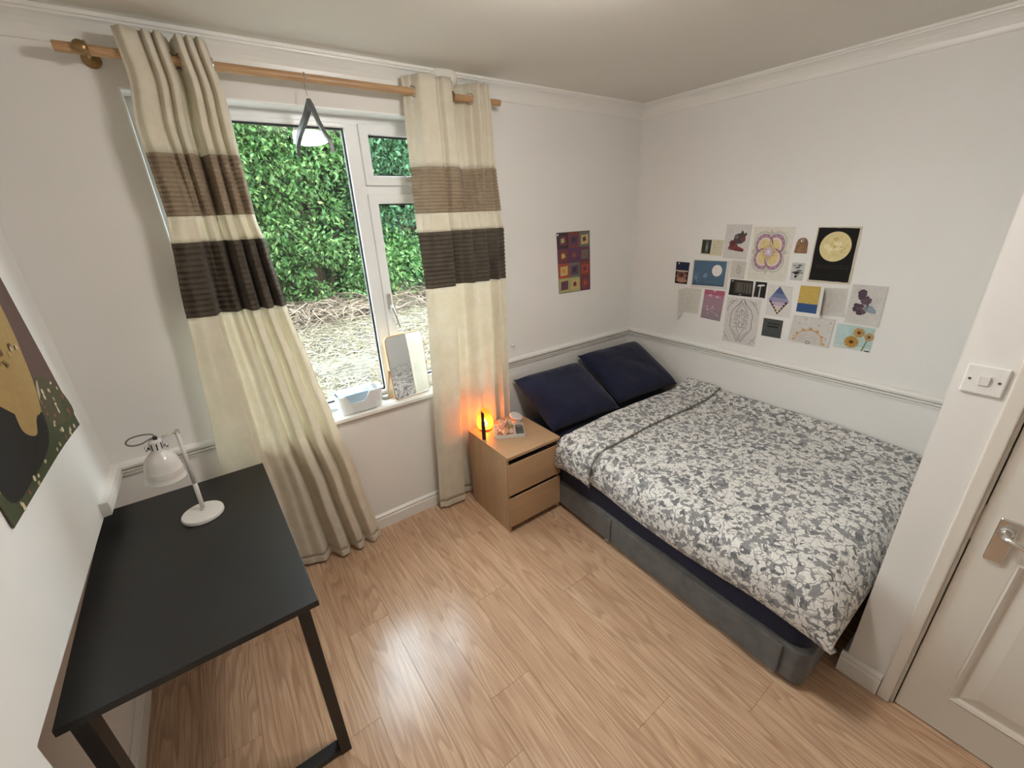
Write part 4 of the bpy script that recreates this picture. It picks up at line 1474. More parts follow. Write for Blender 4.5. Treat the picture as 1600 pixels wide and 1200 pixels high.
FR = lambda a, z, d: (XR - d, a, z)                    # right wall, a = y
FW = lambda a, z, d: (a, -d, z)                        # window wall, a = x
FL = lambda a, z, d: (d, a, z)                         # left wall, a = y
G_C = 'pictures stuck on the right wall'
Q = {
'hands':[(-0.398,1.453),(-0.504,1.452),(-0.500,1.301),(-0.401,1.300)],
'two':[(-0.577,1.611),(-0.730,1.608),(-0.727,1.506),(-0.576,1.512)],
'figure':[(-0.735,1.704),(-0.895,1.701),(-0.891,1.492),(-0.737,1.495)],
'mandala':[(-0.912,1.688),(-1.138,1.688),(-1.141,1.380),(-0.916,1.376)],
'tag':[(-1.158,1.629),(-1.222,1.630),(-1.225,1.546),(-1.160,1.545)],
'moon':[(-1.253,1.688),(-1.453,1.689),(-1.462,1.395),(-1.256,1.391)],
'blue':[(-0.531,1.476),(-0.793,1.481),(-0.793,1.294),(-0.533,1.285)],
'sketch':[(-0.802,1.484),(-0.896,1.483),(-0.897,1.372),(-0.806,1.375)],
'bw':[(-1.162,1.493),(-1.228,1.492),(-1.232,1.393),(-1.165,1.393)],
'list':[(-0.494,1.276),(-0.620,1.282),(-0.611,1.101),(-0.498,1.098)],
'pink':[(-0.644,1.281),(-0.788,1.282),(-0.782,1.076),(-0.637,1.081)],
'dark':[(-0.814,1.366),(-0.960,1.365),(-0.966,1.266),(-0.814,1.264)],
'post':[(-0.975,1.365),(-1.043,1.365),(-1.045,1.267),(-0.975,1.269)],
'line':[(-0.811,1.249),(-1.026,1.256),(-1.038,0.949),(-0.818,0.949)],
'diamond':[(-1.053,1.358),(-1.189,1.354),(-1.204,1.169),(-1.067,1.169)],
'grey':[(-1.062,1.147),(-1.176,1.148),(-1.179,1.035),(-1.065,1.034)],
'yellow':[(-1.230,1.367),(-1.332,1.369),(-1.338,1.216),(-1.233,1.215)],
'letter':[(-1.351,1.367),(-1.460,1.372),(-1.473,1.218),(-1.356,1.212)],
'moth':[(-1.478,1.399),(-1.627,1.400),(-1.633,1.189),(-1.481,1.192)],
'sun':[(-1.229,1.192),(-1.438,1.196),(-1.436,1.032),(-1.224,1.040)],
'flowers':[(-1.453,1.180),(-1.622,1.181),(-1.627,1.050),(-1.457,1.048)],
}
def card(key, label, paper, cat='picture', thick=0.0014, name='wall_card'):
    return Card(name, label, cat, Q[key], FR, G_C, paper, thick)

c = card('hands', 'small dark photo print of cupped hands at the left end of the wall collage', (46, 36, 44), cat='photo', name='photo_print')
c.rect(0.0, 0.62, 1.0, 1.0, (38, 42, 72)); c.disc(0.22, 0.93, 0.05, 0.035, (230, 220, 210))
c.disc(0.5, 0.36, 0.42, 0.26, (150, 96, 78), wob=0.25, seed=2); c.disc(0.45, 0.42, 0.24, 0.12, (112, 66, 56), wob=0.3, seed=4)
c.disc(0.5, 0.40, 0.10, 0.07, (62, 44, 46)); c.rect(0.04, 0.56, 0.96, 0.62, (196, 176, 160)); c.disc(0.55, 0.16, 0.42, 0.10, (176, 122, 98), wob=0.2, seed=7)
c.rect(0.0, 0.0, 1.0, 0.05, (60, 46, 40)); c.done()

c = card('two', 'small cream ticket with a dark left half, highest at the left of the collage', (214, 205, 170), cat='ticket', name='ticket')
c.rect(0.03, 0.08, 0.46, 0.97, (56, 60, 54)); c.rect(0.20, 0.14, 0.34, 0.9, (92, 100, 92)); c.disc(0.27, 0.5, 0.05, 0.2, (128, 132, 120))
c.scribble(0.54, 0.12, 0.92, 0.92, 7, (160, 150, 112), w=0.012, seed=1); c.done()

c = card('figure', 'white card with a red and grey inked crouching figure', (208, 202, 196), cat='art card', name='art_card')
c.poly([(0.18, 0.30), (0.26, 0.48), (0.42, 0.52), (0.60, 0.38), (0.84, 0.30), (0.82, 0.22), (0.50, 0.24)], (138, 62, 62))
c.poly([(0.36, 0.56), (0.40, 0.70), (0.52, 0.74), (0.62, 0.76), (0.66, 0.84), (0.72, 0.80), (0.76, 0.74), (0.84, 0.78), (0.88, 0.74), (0.82, 0.66), (0.84, 0.54), (0.70, 0.46), (0.52, 0.44)], (84, 72, 72))
c.disc(0.34, 0.46, 0.13, 0.09, (112, 56, 58), wob=0.4, seed=3); c.disc(0.74, 0.58, 0.10, 0.07, (128, 66, 70), wob=0.4, seed=5)
c.disc(0.48, 0.64, 0.08, 0.05, (120, 108, 104), wob=0.4, seed=6); c.disc(0.66, 0.40, 0.09, 0.04, (204, 196, 190), wob=0.3, seed=8)
c.line([(0.18, 0.28), (0.3, 0.26), (0.5, 0.28), (0.8, 0.24)], 0.02, (70, 46, 48)); c.done()

c = card('mandala', 'large drawing of a four-lobed purple and yellow flower', (222, 214, 198), cat='drawing', name='drawing')
for k in range(4):
    a = math.radians(45 + 90 * k)
    cu, cv = 0.47 + 0.20 * math.cos(a), 0.54 + 0.185 * math.sin(a)
    c.disc(cu + 0.05 * math.cos(a), cv + 0.05 * math.sin(a), 0.225, 0.205, (206, 202, 192), wob=0.1, seed=k)
    c.arc(cu + 0.05 * math.cos(a), cv + 0.05 * math.sin(a), 0.23, 0.21, 0, 360, 0.010, (140, 138, 132))
    c.disc(cu, cv, 0.215, 0.195, (176, 122, 152))
    c.arc(cu, cv, 0.215, 0.195, 0, 360, 0.012, (120, 70, 104))
    c.disc(cu - 0.02 * math.cos(a), cv - 0.02 * math.sin(a), 0.172, 0.152, (222, 212, 196))
    c.disc(cu - 0.035 * math.cos(a), cv - 0.035 * math.sin(a), 0.150, 0.135, (224, 200, 130), wob=0.12, seed=k + 9)
    for j in range(4):
        aa = a + math.radians(-50 + 33 * j)
        c.disc(cu + 0.19 * math.cos(aa), cv + 0.17 * math.sin(aa), 0.014, 0.012, (214, 178, 200), n=10)
c.disc(0.47, 0.54, 0.16, 0.14, (216, 184, 116), wob=0.3, seed=21)
for k in range(10):
    a = 2 * math.pi * k / 10
    c.poly([(0.47 + 0.17 * math.cos(a), 0.54 + 0.15 * math.sin(a)), (0.47 + 0.07 * math.cos(a + 0.3), 0.54 + 0.06 * math.sin(a + 0.3)), (0.47 + 0.07 * math.cos(a - 0.3), 0.54 + 0.06 * math.sin(a - 0.3))], (186, 130, 150))
c.disc(0.47, 0.54, 0.095, 0.085, (204, 178, 206), wob=0.35, seed=25); c.disc(0.47, 0.54, 0.04, 0.035, (226, 210, 222), wob=0.2)
for a in (0, 90, 180, 270):
    r_ = math.radians(a)
    c.line([(0.47 + 0.1 * math.cos(r_), 0.54 + 0.1 * math.sin(r_)), (0.47 + 0.30 * math.cos(r_), 0.54 + 0.27 * math.sin(r_))], 0.010, (120, 96, 110))
    c.poly([(0.47 + 0.46 * math.cos(r_), 0.54 + 0.42 * math.sin(r_)), (0.47 + 0.38 * math.cos(r_ + 0.2), 0.54 + 0.34 * math.sin(r_ + 0.2)), (0.47 + 0.30 * math.cos(r_), 0.54 + 0.27 * math.sin(r_)), (0.47 + 0.38 * math.cos(r_ - 0.2), 0.54 + 0.34 * math.sin(r_ - 0.2))], (190, 188, 172))
c.done()

# leather key tag: arched outline with a rivet
lt_ = thing('leather_tag', 'little brown leather tag with a metal eyelet pinned in the collage', 'tag', (XR, -1.191, 1.588))
b = bmesh.new()
ol_ = [(-0.0325, -0.042), (0.0325, -0.042), (0.029, 0.012)]
for k in range(9):
    a = math.radians(15 + 150 * k / 8)
    ol_.append((0.026 * math.cos(a), 0.018 + 0.024 * math.sin(a)))
ol_.append((-0.029, 0.012))
A = [b.verts.new((-0.001, -p[0], p[1])) for p in ol_]; B = [b.verts.new((-0.0045, -p[0], p[1])) for p in ol_]
for i in range(len(ol_)):
    b.faces.new((A[i], A[(i + 1) % len(ol_)], B[(i + 1) % len(ol_)], B[i]))
b.faces.new(A); b.faces.new(B[::-1])
mesh_obj('leather', b, plain('brown_leather', srgb(128, 92, 58), rough=0.55, bump=0.2, bscale=200, var=0.25, vscale=50), lt_)
b = bmesh.new()
torus(b, 0.0065, 0.0022, Matrix.Translation((-0.005, 0, 0.028)) @ Matrix.Rotation(math.pi / 2, 4, 'Y'), 16, 6)
mesh_obj('eyelet', b, M_CHROME, lt_, smooth=True)

c = card('moon', 'black painted card with a big yellow full moon', (206, 196, 168), cat='painting', thick=0.003, name='painted_card')
edge = []
for (a, b_) in (((0.035, 0.045), (0.955, 0.03)), ((0.955, 0.03), (0.965, 0.975)), ((0.965, 0.975), (0.03, 0.985)), ((0.03, 0.985), (0.035, 0.045))):
    for k in range(8):
        t = k / 8
        edge.append((a[0] + (b_[0] - a[0]) * t + random.uniform(-.004, .004), a[1] + (b_[1] - a[1]) * t + random.uniform(-.004, .004)))
c.poly(edge, (26, 23, 22))
c.disc(0.50, 0.655, 0.36, 0.262, (226, 206, 138), n=48)
for k in range(26):
    a, r_ = random.uniform(0, 6.28), random.uniform(0, 0.8)
    c.disc(0.50 + 0.33 * r_ * math.cos(a), 0.655 + 0.24 * r_ * math.sin(a), random.uniform(.02, .07), random.uniform(.015, .05),
           random.choice([(218, 190, 112), (232, 214, 154), (206, 178, 104), (236, 222, 170), (222, 198, 126)]), n=14, wob=0.5, seed=k)
c.scribble(0.14, 0.26, 0.90, 0.34, 2, (84, 80, 74), w=0.006, seed=5, jag=0.005); c.done()

c = card('blue', 'blue night card with a white full moon, framed by a white border', (212, 206, 196), cat='postcard', name='postcard')
c.rect(0.03, 0.09, 0.92, 0.97, (74, 104, 132)); c.rect(0.03, 0.09, 0.92, 0.2, (66, 92, 118)); c.disc(0.69, 0.64, 0.135, 0.20, (226, 222, 214), n=32)
for k in range(9):
    a = math.radians(20 + 20 * k)
    c.line([(0.15, 0.30), (0.15 + 0.11 * math.cos(a), 0.30 + 0.24 * math.sin(a))], 0.007, (120, 146, 164))
c.line([(0.08, 0.12), (0.15, 0.30), (0.22, 0.44)], 0.010, (44, 62, 82)); c.line([(0.2, 0.14), (0.15, 0.3), (0.1, 0.42)], 0.008, (150, 170, 180))
c.disc(0.38, 0.46, 0.05, 0.075, (108, 136, 158), wob=0.2); c.arc(0.38, 0.46, 0.05, 0.075, 200, 420, 0.008, (176, 190, 196)); c.line([(0.4, 0.2), (0.6, 0.22), (0.86, 0.16)], 0.006, (112, 138, 152)); c.done()

c = card('sketch', 'tiny faint pencil sketch card between the blue postcard and the flower drawing', (202, 195, 184), cat='sketch', name='sketch_card')
c.scribble(0.42, 0.25, 0.68, 0.8, 6, (120, 116, 108), w=0.02, seed=3, jag=0.04); c.arc(0.55, 0.45, 0.13, 0.2, 0, 360, 0.015, (130, 126, 118)); c.line([(0.4, 0.86), (0.85, 0.84), (0.8, 0.74)], 0.012, (140, 136, 128)); c.done()

c = card('bw', 'small black and white abstract card below the leather tag', (196, 196, 192), cat='art card', name='art_card')
for k in range(16):
    v = random.uniform(0.25, 0.95); u = random.uniform(0.05, 0.6)
    c.disc(u + 0.15, v, random.uniform(.08, .25), random.uniform(.015, .05), random.choice([(60, 60, 60), (110, 110, 110), (30, 30, 30), (150, 150, 148)]), n=12, wob=0.5, seed=k)
c.rect(0.04, 0.42, 0.96, 0.46, (24, 24, 24)); c.disc(0.42, 0.22, 0.10, 0.075, (20, 20, 20), n=18); c.scribble(0.1, 0.05, 0.9, 0.14, 1, (90, 90, 90), w=0.012, seed=2); c.done()

c = card('list', 'lined note with a handwritten list and a folded-out flap', (206, 200, 188), cat='note', name='note')
c.scribble(0.12, 0.86, 0.95, 0.97, 1, (120, 114, 106), w=0.012, seed=4, jag=0.012)
c.scribble(0.12, 0.12, 0.52, 0.84, 9, (120, 114, 106), w=0.010, seed=6, jag=0.012)
for k in range(9):
    c.line([(0.05, 0.1 + 0.09 * k), (0.96, 0.1 + 0.09 * k)], 0.004, (184, 178, 168))
c.done()
b = bmesh.new()
fp = [(-0.494, 1.276, 0.002), (-0.498, 1.098, 0.002), (-0.470, 1.036, 0.030), (-0.462, 1.262, 0.036)]
V = [b.verts.new(Vector((XR - d_, y_, z_)) - c.org) for y_, z_, d_ in fp]
b.faces.new(V)
o = mesh_obj('flap', b, ink((196, 190, 178)), c.root)
sd = o.modifiers.new('paper', 'SOLIDIFY'); sd.thickness = 0.0006

c = card('pink', 'pink and mauve painted cloud card on the left of the collage', (160, 126, 140), cat='painting', name='painted_card')
c.rect(0.0, 0.84, 1.0, 1.0, (178, 84, 112)); c.rect(0, 0.70, 1, 0.84, (178, 112, 136)); c.rect(0, 0.0, 1, 0.28, (148, 128, 136))
for k in range(14):
    c.disc(random.uniform(.15, .85), random.uniform(.1, .85), random.uniform(.05, .13), random.uniform(.02, .04), random.choice([(196, 164, 178), (172, 140, 154), (206, 180, 190)]), n=14, wob=0.3, seed=k)
for k in range(6):
    c.line([(0.05, 0.05 + 0.05 * k), (0.95, 0.06 + 0.05 * k)], 0.006, (134, 114, 124))
c.poly([(0.4, 1.0), (0.62, 1.0), (0.5, 0.93)], (206, 160, 172)); c.done()

c = card('dark', 'wide dark monochrome photo print below the pencil sketch', (58, 52, 48), cat='photo', name='photo_print')
c.rect(0.0, 0.0, 0.2, 1.0, (40, 36, 34)); c.rect(0.25, 0.2, 0.95, 0.85, (84, 78, 70))
for k in range(11):
    c.rect(0.28 + 0.06 * k, 0.24, 0.305 + 0.06 * k, 0.82, random.choice([(120, 112, 102), (62, 56, 50), (104, 98, 88)]))
c.rect(0.0, 0.0, 1.0, 0.12, (34, 30, 28)); c.disc(0.5, 0.08, 0.06, 0.04, (150, 144, 134)); c.disc(0.1, 0.9, 0.05, 0.06, (140, 134, 124)); c.done()

c = card('post', 'narrow black card showing a white street light', (44, 42, 42), cat='art card', name='art_card')
c.poly([(0.42, 0.0), (0.52, 0.0), (0.52, 0.72), (0.44, 0.72)], (214, 210, 204)); c.poly([(0.18, 0.70), (0.30, 0.82), (0.78, 0.86), (0.86, 0.78), (0.52, 0.72)], (224, 220, 214)); c.poly([(0.05, 0.0), (0.95, 0.0), (0.95, 0.04), (0.05, 0.03)], (150, 148, 146)); c.done()

c = card('line', 'tall sheet of symmetrical blue-violet ink line art', (210, 204, 198), cat='drawing', name='drawing')
IN = (78, 72, 96)
for sx in (-1, 1):
    X_ = lambda t: 0.5 + sx * t
    c.line([(X_(0.02), 0.98), (X_(0.08), 0.90), (X_(0.20), 0.80), (X_(0.28), 0.74), (X_(0.33), 0.62), (X_(0.31), 0.50), (X_(0.33), 0.38), (X_(0.26), 0.28), (X_(0.16), 0.18), (X_(0.06), 0.04)], 0.014, IN)
    c.line([(X_(0.0), 0.90), (X_(0.06), 0.80), (X_(0.16), 0.72), (X_(0.10), 0.84), (X_(0.03), 0.96)], 0.010, IN)
    c.line([(X_(0.18), 0.96), (X_(0.28), 0.92), (X_(0.42), 0.80), (X_(0.46), 0.70)], 0.012, IN)
    c.line([(X_(0.24), 0.93), (X_(0.36), 0.93), (X_(0.42), 0.88), (X_(0.30), 0.88)], 0.010, IN)
    c.line([(X_(0.03), 0.04), (X_(0.07), 0.16), (X_(0.18), 0.26), (X_(0.22), 0.30)], 0.010, IN)
    c.line([(X_(0.01), 0.06), (X_(0.02), 0.20), (X_(0.08), 0.30), (X_(0.12), 0.36)], 0.010, IN)
    c.scribble(min(X_(0.05), X_(0.20)), 0.36, max(X_(0.05), X_(0.20)), 0.74, 9, IN, w=0.011, seed=8 + sx, jag=0.022)
    c.line([(X_(0.34), 0.08), (X_(0.42), 0.14), (X_(0.48), 0.22)], 0.010, IN); c.line([(X_(0.38), 0.14), (X_(0.46), 0.10)], 0.010, IN); c.line([(X_(0.36), 0.06), (X_(0.30), 0.03)], 0.010, IN)
c.arc(0.5, 0.42, 0.055, 0.06, 0, 360, 0.010, IN); c.line([(0.5, 0.76), (0.5, 0.62)], 0.012, IN); c.arc(0.5, 0.70, 0.05, 0.05, 0, 180, 0.010, IN); c.done()

c = card('diamond', 'white sheet with a diamond-shaped dusk sky painting', (216, 210, 202), cat='painting', name='painted_card')
def dia(v):
    """half-width and centre of the diamond at height v"""
    if v > 0.52:
        t = (0.97 - v) / 0.45
    else:
        t = (v - 0.06) / 0.46
    return t
bands_ = [(0.06, 0.20, (216, 204, 150)), (0.20, 0.34, (214, 192, 178)), (0.34, 0.46, (190, 164, 186)), (0.46, 0.60, (146, 140, 178)), (0.60, 0.74, (104, 118, 162)), (0.74, 0.97, (74, 92, 140))]
for v0, v1, col in bands_:
    def row(v):
        t = max(0.0, min(1.0, dia(v)))
        ctr = 0.49 + 0.0 * v
        return (ctr - 0.42 * t, v), (ctr + 0.44 * t, v)
    cuts = [v0] + ([0.52] if v0 < 0.52 < v1 else []) + [v1]
    for a, b_ in zip(cuts, cuts[1:]):
        (l0, r0), (l1, r1) = row(a), row(b_)
        c.poly([l0, (r0[0] + 1e-4, r0[1]), (r1[0] + 2e-4, r1[1]), l1], col)
for sx in (-1, 1):
    pts_ = [(0.49, 0.06)]
    for k in range(8):
        t = (k + 1) / 8
        vv_ = 0.06 + 0.44 * t
        pts_.append((0.49 + sx * 0.42 * t, vv_))
    back = []
    for k in range(10):
        t = 1 - (k + 0.5) / 10
        back.append((0.49 + sx * (0.42 * t - (0.10 if k % 2 else 0.03) * (0.4 + 0.6 * t)), 0.06 + 0.44 * t + (0.05 if k % 2 else 0.0)))
    c.poly(pts_ + back, (52, 40, 50))
c.done()

c = card('grey', 'dark grey square card with black lettering', (74, 76, 74), cat='card', name='wall_card')
c.scribble(0.24, 0.72, 0.86, 0.80, 1, (20, 20, 22), w=0.05, seed=12, jag=0.03); c.rect(0.24, 0.54, 0.80, 0.62, (24, 24, 26)); c.scribble(0.3, 0.3, 0.8, 0.42, 1, (88, 90, 88), w=0.01, seed=14); c.done()

c = card('yellow', 'card with a mustard yellow upper half and a blue lower half', (208, 172, 74), cat='postcard', name='postcard')
c.rect(0.0, 0.0, 1.0, 0.34, (46, 84, 140)); c.done()

c = card('letter', 'folded handwritten letter right of the yellow and blue card', (206, 200, 190), cat='letter', name='letter')
c.scribble(0.26, 0.14, 0.94, 0.94, 15, (150, 144, 136), w=0.008, seed=21, jag=0.010); c.done()
b = bmesh.new()
fp = [(-1.351, 1.367, 0.002), (-1.356, 1.212, 0.002), (-1.372, 1.190, 0.045), (-1.366, 1.352, 0.050)]
V = [b.verts.new(Vector((XR - d_, y_, z_)) - c.org) for y_, z_, d_ in fp]
b.faces.new(V)
o = mesh_obj('flap', b, ink((190, 184, 174)), c.root)
sd = o.modifiers.new('paper', 'SOLIDIFY'); sd.thickness = 0.0006

c = card('moth', 'pale sheet with a plum and blue pressed-petal print', (200, 195, 188), cat='print', thick=0.003, name='art_print')
PL, PB, PV = (82, 62, 74), (136, 150, 162), (108, 78, 92)
for (u, v, ru, rv, col, sd_) in ((0.34, 0.76, 0.14, 0.13, PL, 1), (0.44, 0.66, 0.18, 0.10, PL, 2), (0.50, 0.60, 0.14, 0.08, PV, 3), (0.30, 0.42, 0.17, 0.11, PL, 4), (0.40, 0.36, 0.14, 0.10, PV, 5), (0.60, 0.42, 0.16, 0.08, PB, 6), (0.72, 0.38, 0.12, 0.06, PB, 7), (0.36, 0.30, 0.08, 0.07, PL, 8)):
    c.disc(u, v, ru, rv, col, n=26, wob=0.55, seed=sd_ * 3.3)
    c.flush('petal')
vein = []
for k in range(12):
    a = math.radians(100 + 14 * k)
    vein += [(0.58, 0.50), (0.58 + 0.30 * math.cos(a), 0.50 + 0.28 * math.sin(a)), (0.585, 0.505)]
c.line(vein + [(0.92, 0.66), (0.57, 0.58), (0.92, 0.72)], 0.006, (62, 50, 60))
c.flush('veins')
c.done()

c = card('sun', 'thick card with a half-sun drawn in orange and grey arcs', (206, 200, 192), cat='drawing', thick=0.006, name='drawing')
for r_, w_, col in ((0.335, 0.020, (214, 152, 70)), (0.305, 0.010, (190, 120, 60)), (0.25, 0.012, (170, 164, 164)), (0.20, 0.010, (176, 140, 120)), (0.15, 0.010, (160, 156, 164)), (0.10, 0.008, (180, 150, 130))):
    c.arc(0.50, 0.02, r_ * 1.05, r_ * 1.55, 3, 177, w_, col, n=30)
c.arc(0.5, 0.05, 0.05, 0.05, 0, 360, 0.02, (110, 108, 116))
for k in range(7):
    a = math.radians(8 + 27.5 * k)
    p0 = (0.5 + 0.355 * math.cos(a), 0.02 + 0.525 * math.sin(a)); n_ = (-math.sin(a) * 0.055, math.cos(a) * 0.055)
    c.poly([(p0[0] - n_[0], p0[1] - n_[1]), (0.5 + 0.425 * math.cos(a), 0.02 + 0.62 * math.sin(a)), (p0[0] + n_[0], p0[1] + n_[1])], (206, 150, 86))
for (u, v) in ((0.2, 0.72), (0.34, 0.93), (0.66, 0.74), (0.93, 0.88), (0.9, 0.3), (0.12, 0.2)):
    c.disc(u, v, 0.014, 0.02, (112, 104, 98), n=8)
c.done()

c = card('flowers', 'photo of orange daisies against a pale turquoise sky', (168, 196, 190), cat='photo', name='photo_print')
c.rect(0.0, 0.0, 0.35, 1.0, (178, 204, 200)); c.rect(0.0, 0.0, 1.0, 0.15, (190, 206, 196))
def daisy(u, v, r_, n):
    for k in range(n):
        a = 2 * math.pi * k / n + 0.2
        t = 0.16
        c.poly([(u + 0.25 * r_ * math.cos(a - 0.2), v + 0.32 * r_ * math.sin(a - 0.2)), (u + 0.8 * r_ * math.cos(a - t), v + 1.05 * r_ * math.sin(a - t)), (u + r_ * math.cos(a), v + 1.3 * r_ * math.sin(a)),
                (u + 0.8 * r_ * math.cos(a + t), v + 1.05 * r_ * math.sin(a + t)), (u + 0.25 * r_ * math.cos(a + 0.2), v + 0.32 * r_ * math.sin(a + 0.2))], (204, 146, 44) if k % 2 else (190, 128, 36))
    c.disc(u, v, 0.30 * r_, 0.38 * r_, (116, 76, 34), n=16); c.disc(u, v, 0.16 * r_, 0.2 * r_, (80, 56, 30), n=12)
c.poly([(0.76, 0.0), (0.80, 0.0), (0.88, 0.45), (0.85, 0.45)], (116, 126, 70)); c.poly([(0.84, 0.0), (0.98, 0.0), (0.98, 0.05), (0.86, 0.04)], (40, 46, 34))
daisy(0.62, 0.74, 0.17, 15); daisy(0.90, 0.62, 0.14, 13); daisy(0.47, 0.32, 0.21, 17); c.done()

# ---- poster on the window wall: grid of soft colour patches
c = Card('poster', 'small colourful poster of patchwork squares on the window wall above the pillows', 'poster',
         [(2.522, 1.690), (2.838, 1.690), (2.862, 1.270), (2.550, 1.277)], FW, None, (96, 66, 64))
pal = [(134, 66, 58), (196, 140, 66), (92, 62, 96), (172, 168, 104), (70, 58, 62), (178, 76, 56), (104, 110, 100), (140, 90, 72), (206, 170, 96), (112, 58, 78)]
rp_ = random.Random(3)
for i in range(3):
    for j in range(4):
        u0, v0 = 0.01 + i * 0.327, 0.01 + j * 0.245
        col = rp_.choice(pal); col2 = rp_.choice([q for q in pal if q != col])
        c.rect(u0, v0, u0 + 0.325, v0 + 0.243, col)
        c.poly([(u0 + 0.05, v0 + 0.04), (u0 + 0.27, v0 + 0.05), (u0 + 0.28, v0 + 0.20), (u0 + 0.06, v0 + 0.19)], col2)
        c.poly([(u0 + 0.11, v0 + 0.08), (u0 + 0.22, v0 + 0.10), (u0 + 0.19, v0 + 0.17), (u0 + 0.10, v0 + 0.15)], rp_.choice([q for q in pal if q not in (col, col2)]))
c.disc(0.03, 0.965, 0.022, 0.017, (240, 238, 232), n=10)
c.done()

# ---- large poster on the left wall (abstract colour fields)
c = Card('poster', 'large poster of gold, black and green colour fields on the left wall', 'poster',
         [(-0.900, 2.02), (-0.245, 2.02), (-0.205, 1.165), (-0.905, 1.170)], FL, None, (98, 72, 62), thick=0.0012, lift=0.003, curl=0.012)
def field(pts, col):
    c.poly(pts, col)
def soft(u0, v0, u1, v1, col, n=8):
    c.rect(u0, v0, u1, v1, col, n)
def smooth(pts, n=5):
    out = []
    m = len(pts)
    for i in range(m):
        p0, p1, p2, p3 = pts[i - 1], pts[i], pts[(i + 1) % m], pts[(i + 2) % m]
        for k in range(n):
            t = k / n
            out.append(tuple(0.5 * (2 * p1[q] + (p2[q] - p0[q]) * t + (2 * p0[q] - 5 * p1[q] + 4 * p2[q] - p3[q]) * t * t + (-p0[q] + 3 * p1[q] - 3 * p2[q] + p3[q]) * t ** 3) for q in (0, 1)))
    return out
soft(0.0, 0.0, 1.0, 0.13, (70, 76, 46), 8)
c.poly(smooth([(0.70, 0.10), (0.995, 0.05), (0.995, 0.16), (0.90, 0.24), (0.78, 0.27), (0.70, 0.2)]), (84, 76, 50))
c.poly(smooth([(0.02, 0.12), (0.40, 0.10), (0.62, 0.12), (0.74, 0.24), (0.79, 0.36), (0.82, 0.46), (0.83, 0.60), (0.80, 0.80), (0.74, 0.98), (0.02, 0.98)]), (172, 136, 76))
c.poly(smooth([(0.72, 0.20), (0.80, 0.26), (0.87, 0.18), (0.82, 0.11), (0.75, 0.13)]), (176, 160, 132))
c.poly(smooth([(0.06, 0.06), (0.30, 0.035), (0.55, 0.05), (0.66, 0.10), (0.68, 0.16), (0.60, 0.16), (0.52, 0.12), (0.42, 0.17), (0.44, 0.27), (0.38, 0.34), (0.20, 0.36), (0.06, 0.30)]), (38, 35, 33))
rp_ = random.Random(9)
for k in range(110):
    u, v = rp_.uniform(0.05, 0.97), rp_.uniform(0.006, 0.22)
    if (u < 0.72 and v > 0.035) or u + v < 0.12:
        continue
    c.disc(u, v, rp_.uniform(.006, .014), rp_.uniform(.006, .012), rp_.choice([(206, 190, 150), (190, 160, 120), (150, 84, 60)]), n=8)
for k in range(50):
    u, v = rp_.uniform(0.30, 0.78), rp_.uniform(0.36, 0.98)
    c.disc(u, v, rp_.uniform(.006, .018), rp_.uniform(.005, .014), rp_.choice([(140, 106, 58), (204, 172, 104), (110, 84, 56), (196, 180, 150)]), n=8)
c.done()

# ================================================================== SMALL THINGS
# ---- mirror on the sill
mr = thing('tabletop_mirror', 'tilting table mirror with thin bamboo frame standing on the window sill', 'mirror', (1.378, 0.020, 0.815), math.radians(6))
tm = Matrix.Rotation(math.radians(-4), 4, 'X')
def rrect(w_, h_, r_, n=6):
    out = []
    for (cx_, cz_, a0) in ((w_ / 2 - r_, h_ - r_, 0), (-w_ / 2 + r_, h_ - r_, 90), (-w_ / 2 + r_, r_, 180), (w_ / 2 - r_, r_, 270)):
        for k in range(n + 1):
            a = math.radians(a0 + 90 * k / n)
            out.append((cx_ + r_ * math.cos(a), cz_ + r_ * math.sin(a)))
    return out
def slab(bm, pts, y0, y1, mat):
    A = [bm.verts.new(mat @ Vector((x, y0, z))) for x, z in pts]; B = [bm.verts.new(mat @ Vector((x, y1, z))) for x, z in pts]
    n = len(pts)
    for i in range(n):
        bm.faces.new((A[i], A[(i + 1) % n], B[(i + 1) % n], B[i]))
    bm.faces.new(A); bm.faces.new(B[::-1])
b = bmesh.new(); slab(b, rrect(0.242, 0.388, 0.028), -0.006, 0.012, tm)
mesh_obj('frame', b, M_BAMBOO, mr, bevel=0.001)
b = bmesh.new(); slab(b, [(x, z + 0.005) for x, z in rrect(0.232, 0.378, 0.024)], -0.0075, -0.0062, tm)
mesh_obj('mirror_glass', b, plain('mirror_silver', (0.86, 0.87, 0.86, 1), rough=0.02, metal=1.0), mr)
b = bmesh.new()
for sx in (-1, 1):
    tube(b, [(sx * 0.126, 0.012, 0.19), (sx * 0.128, 0.070, 0.006)], 0.005, seg=8)
    tube(b, [(sx * 0.119, 0.003, 0.19), (sx * 0.131, 0.012, 0.19)], 0.006, seg=10)
tube(b, [(-0.128, 0.070, 0.006), (0.128, 0.070, 0.006)], 0.0055, seg=8)
mesh_obj('stand', b, M_BAMBOO, mr)

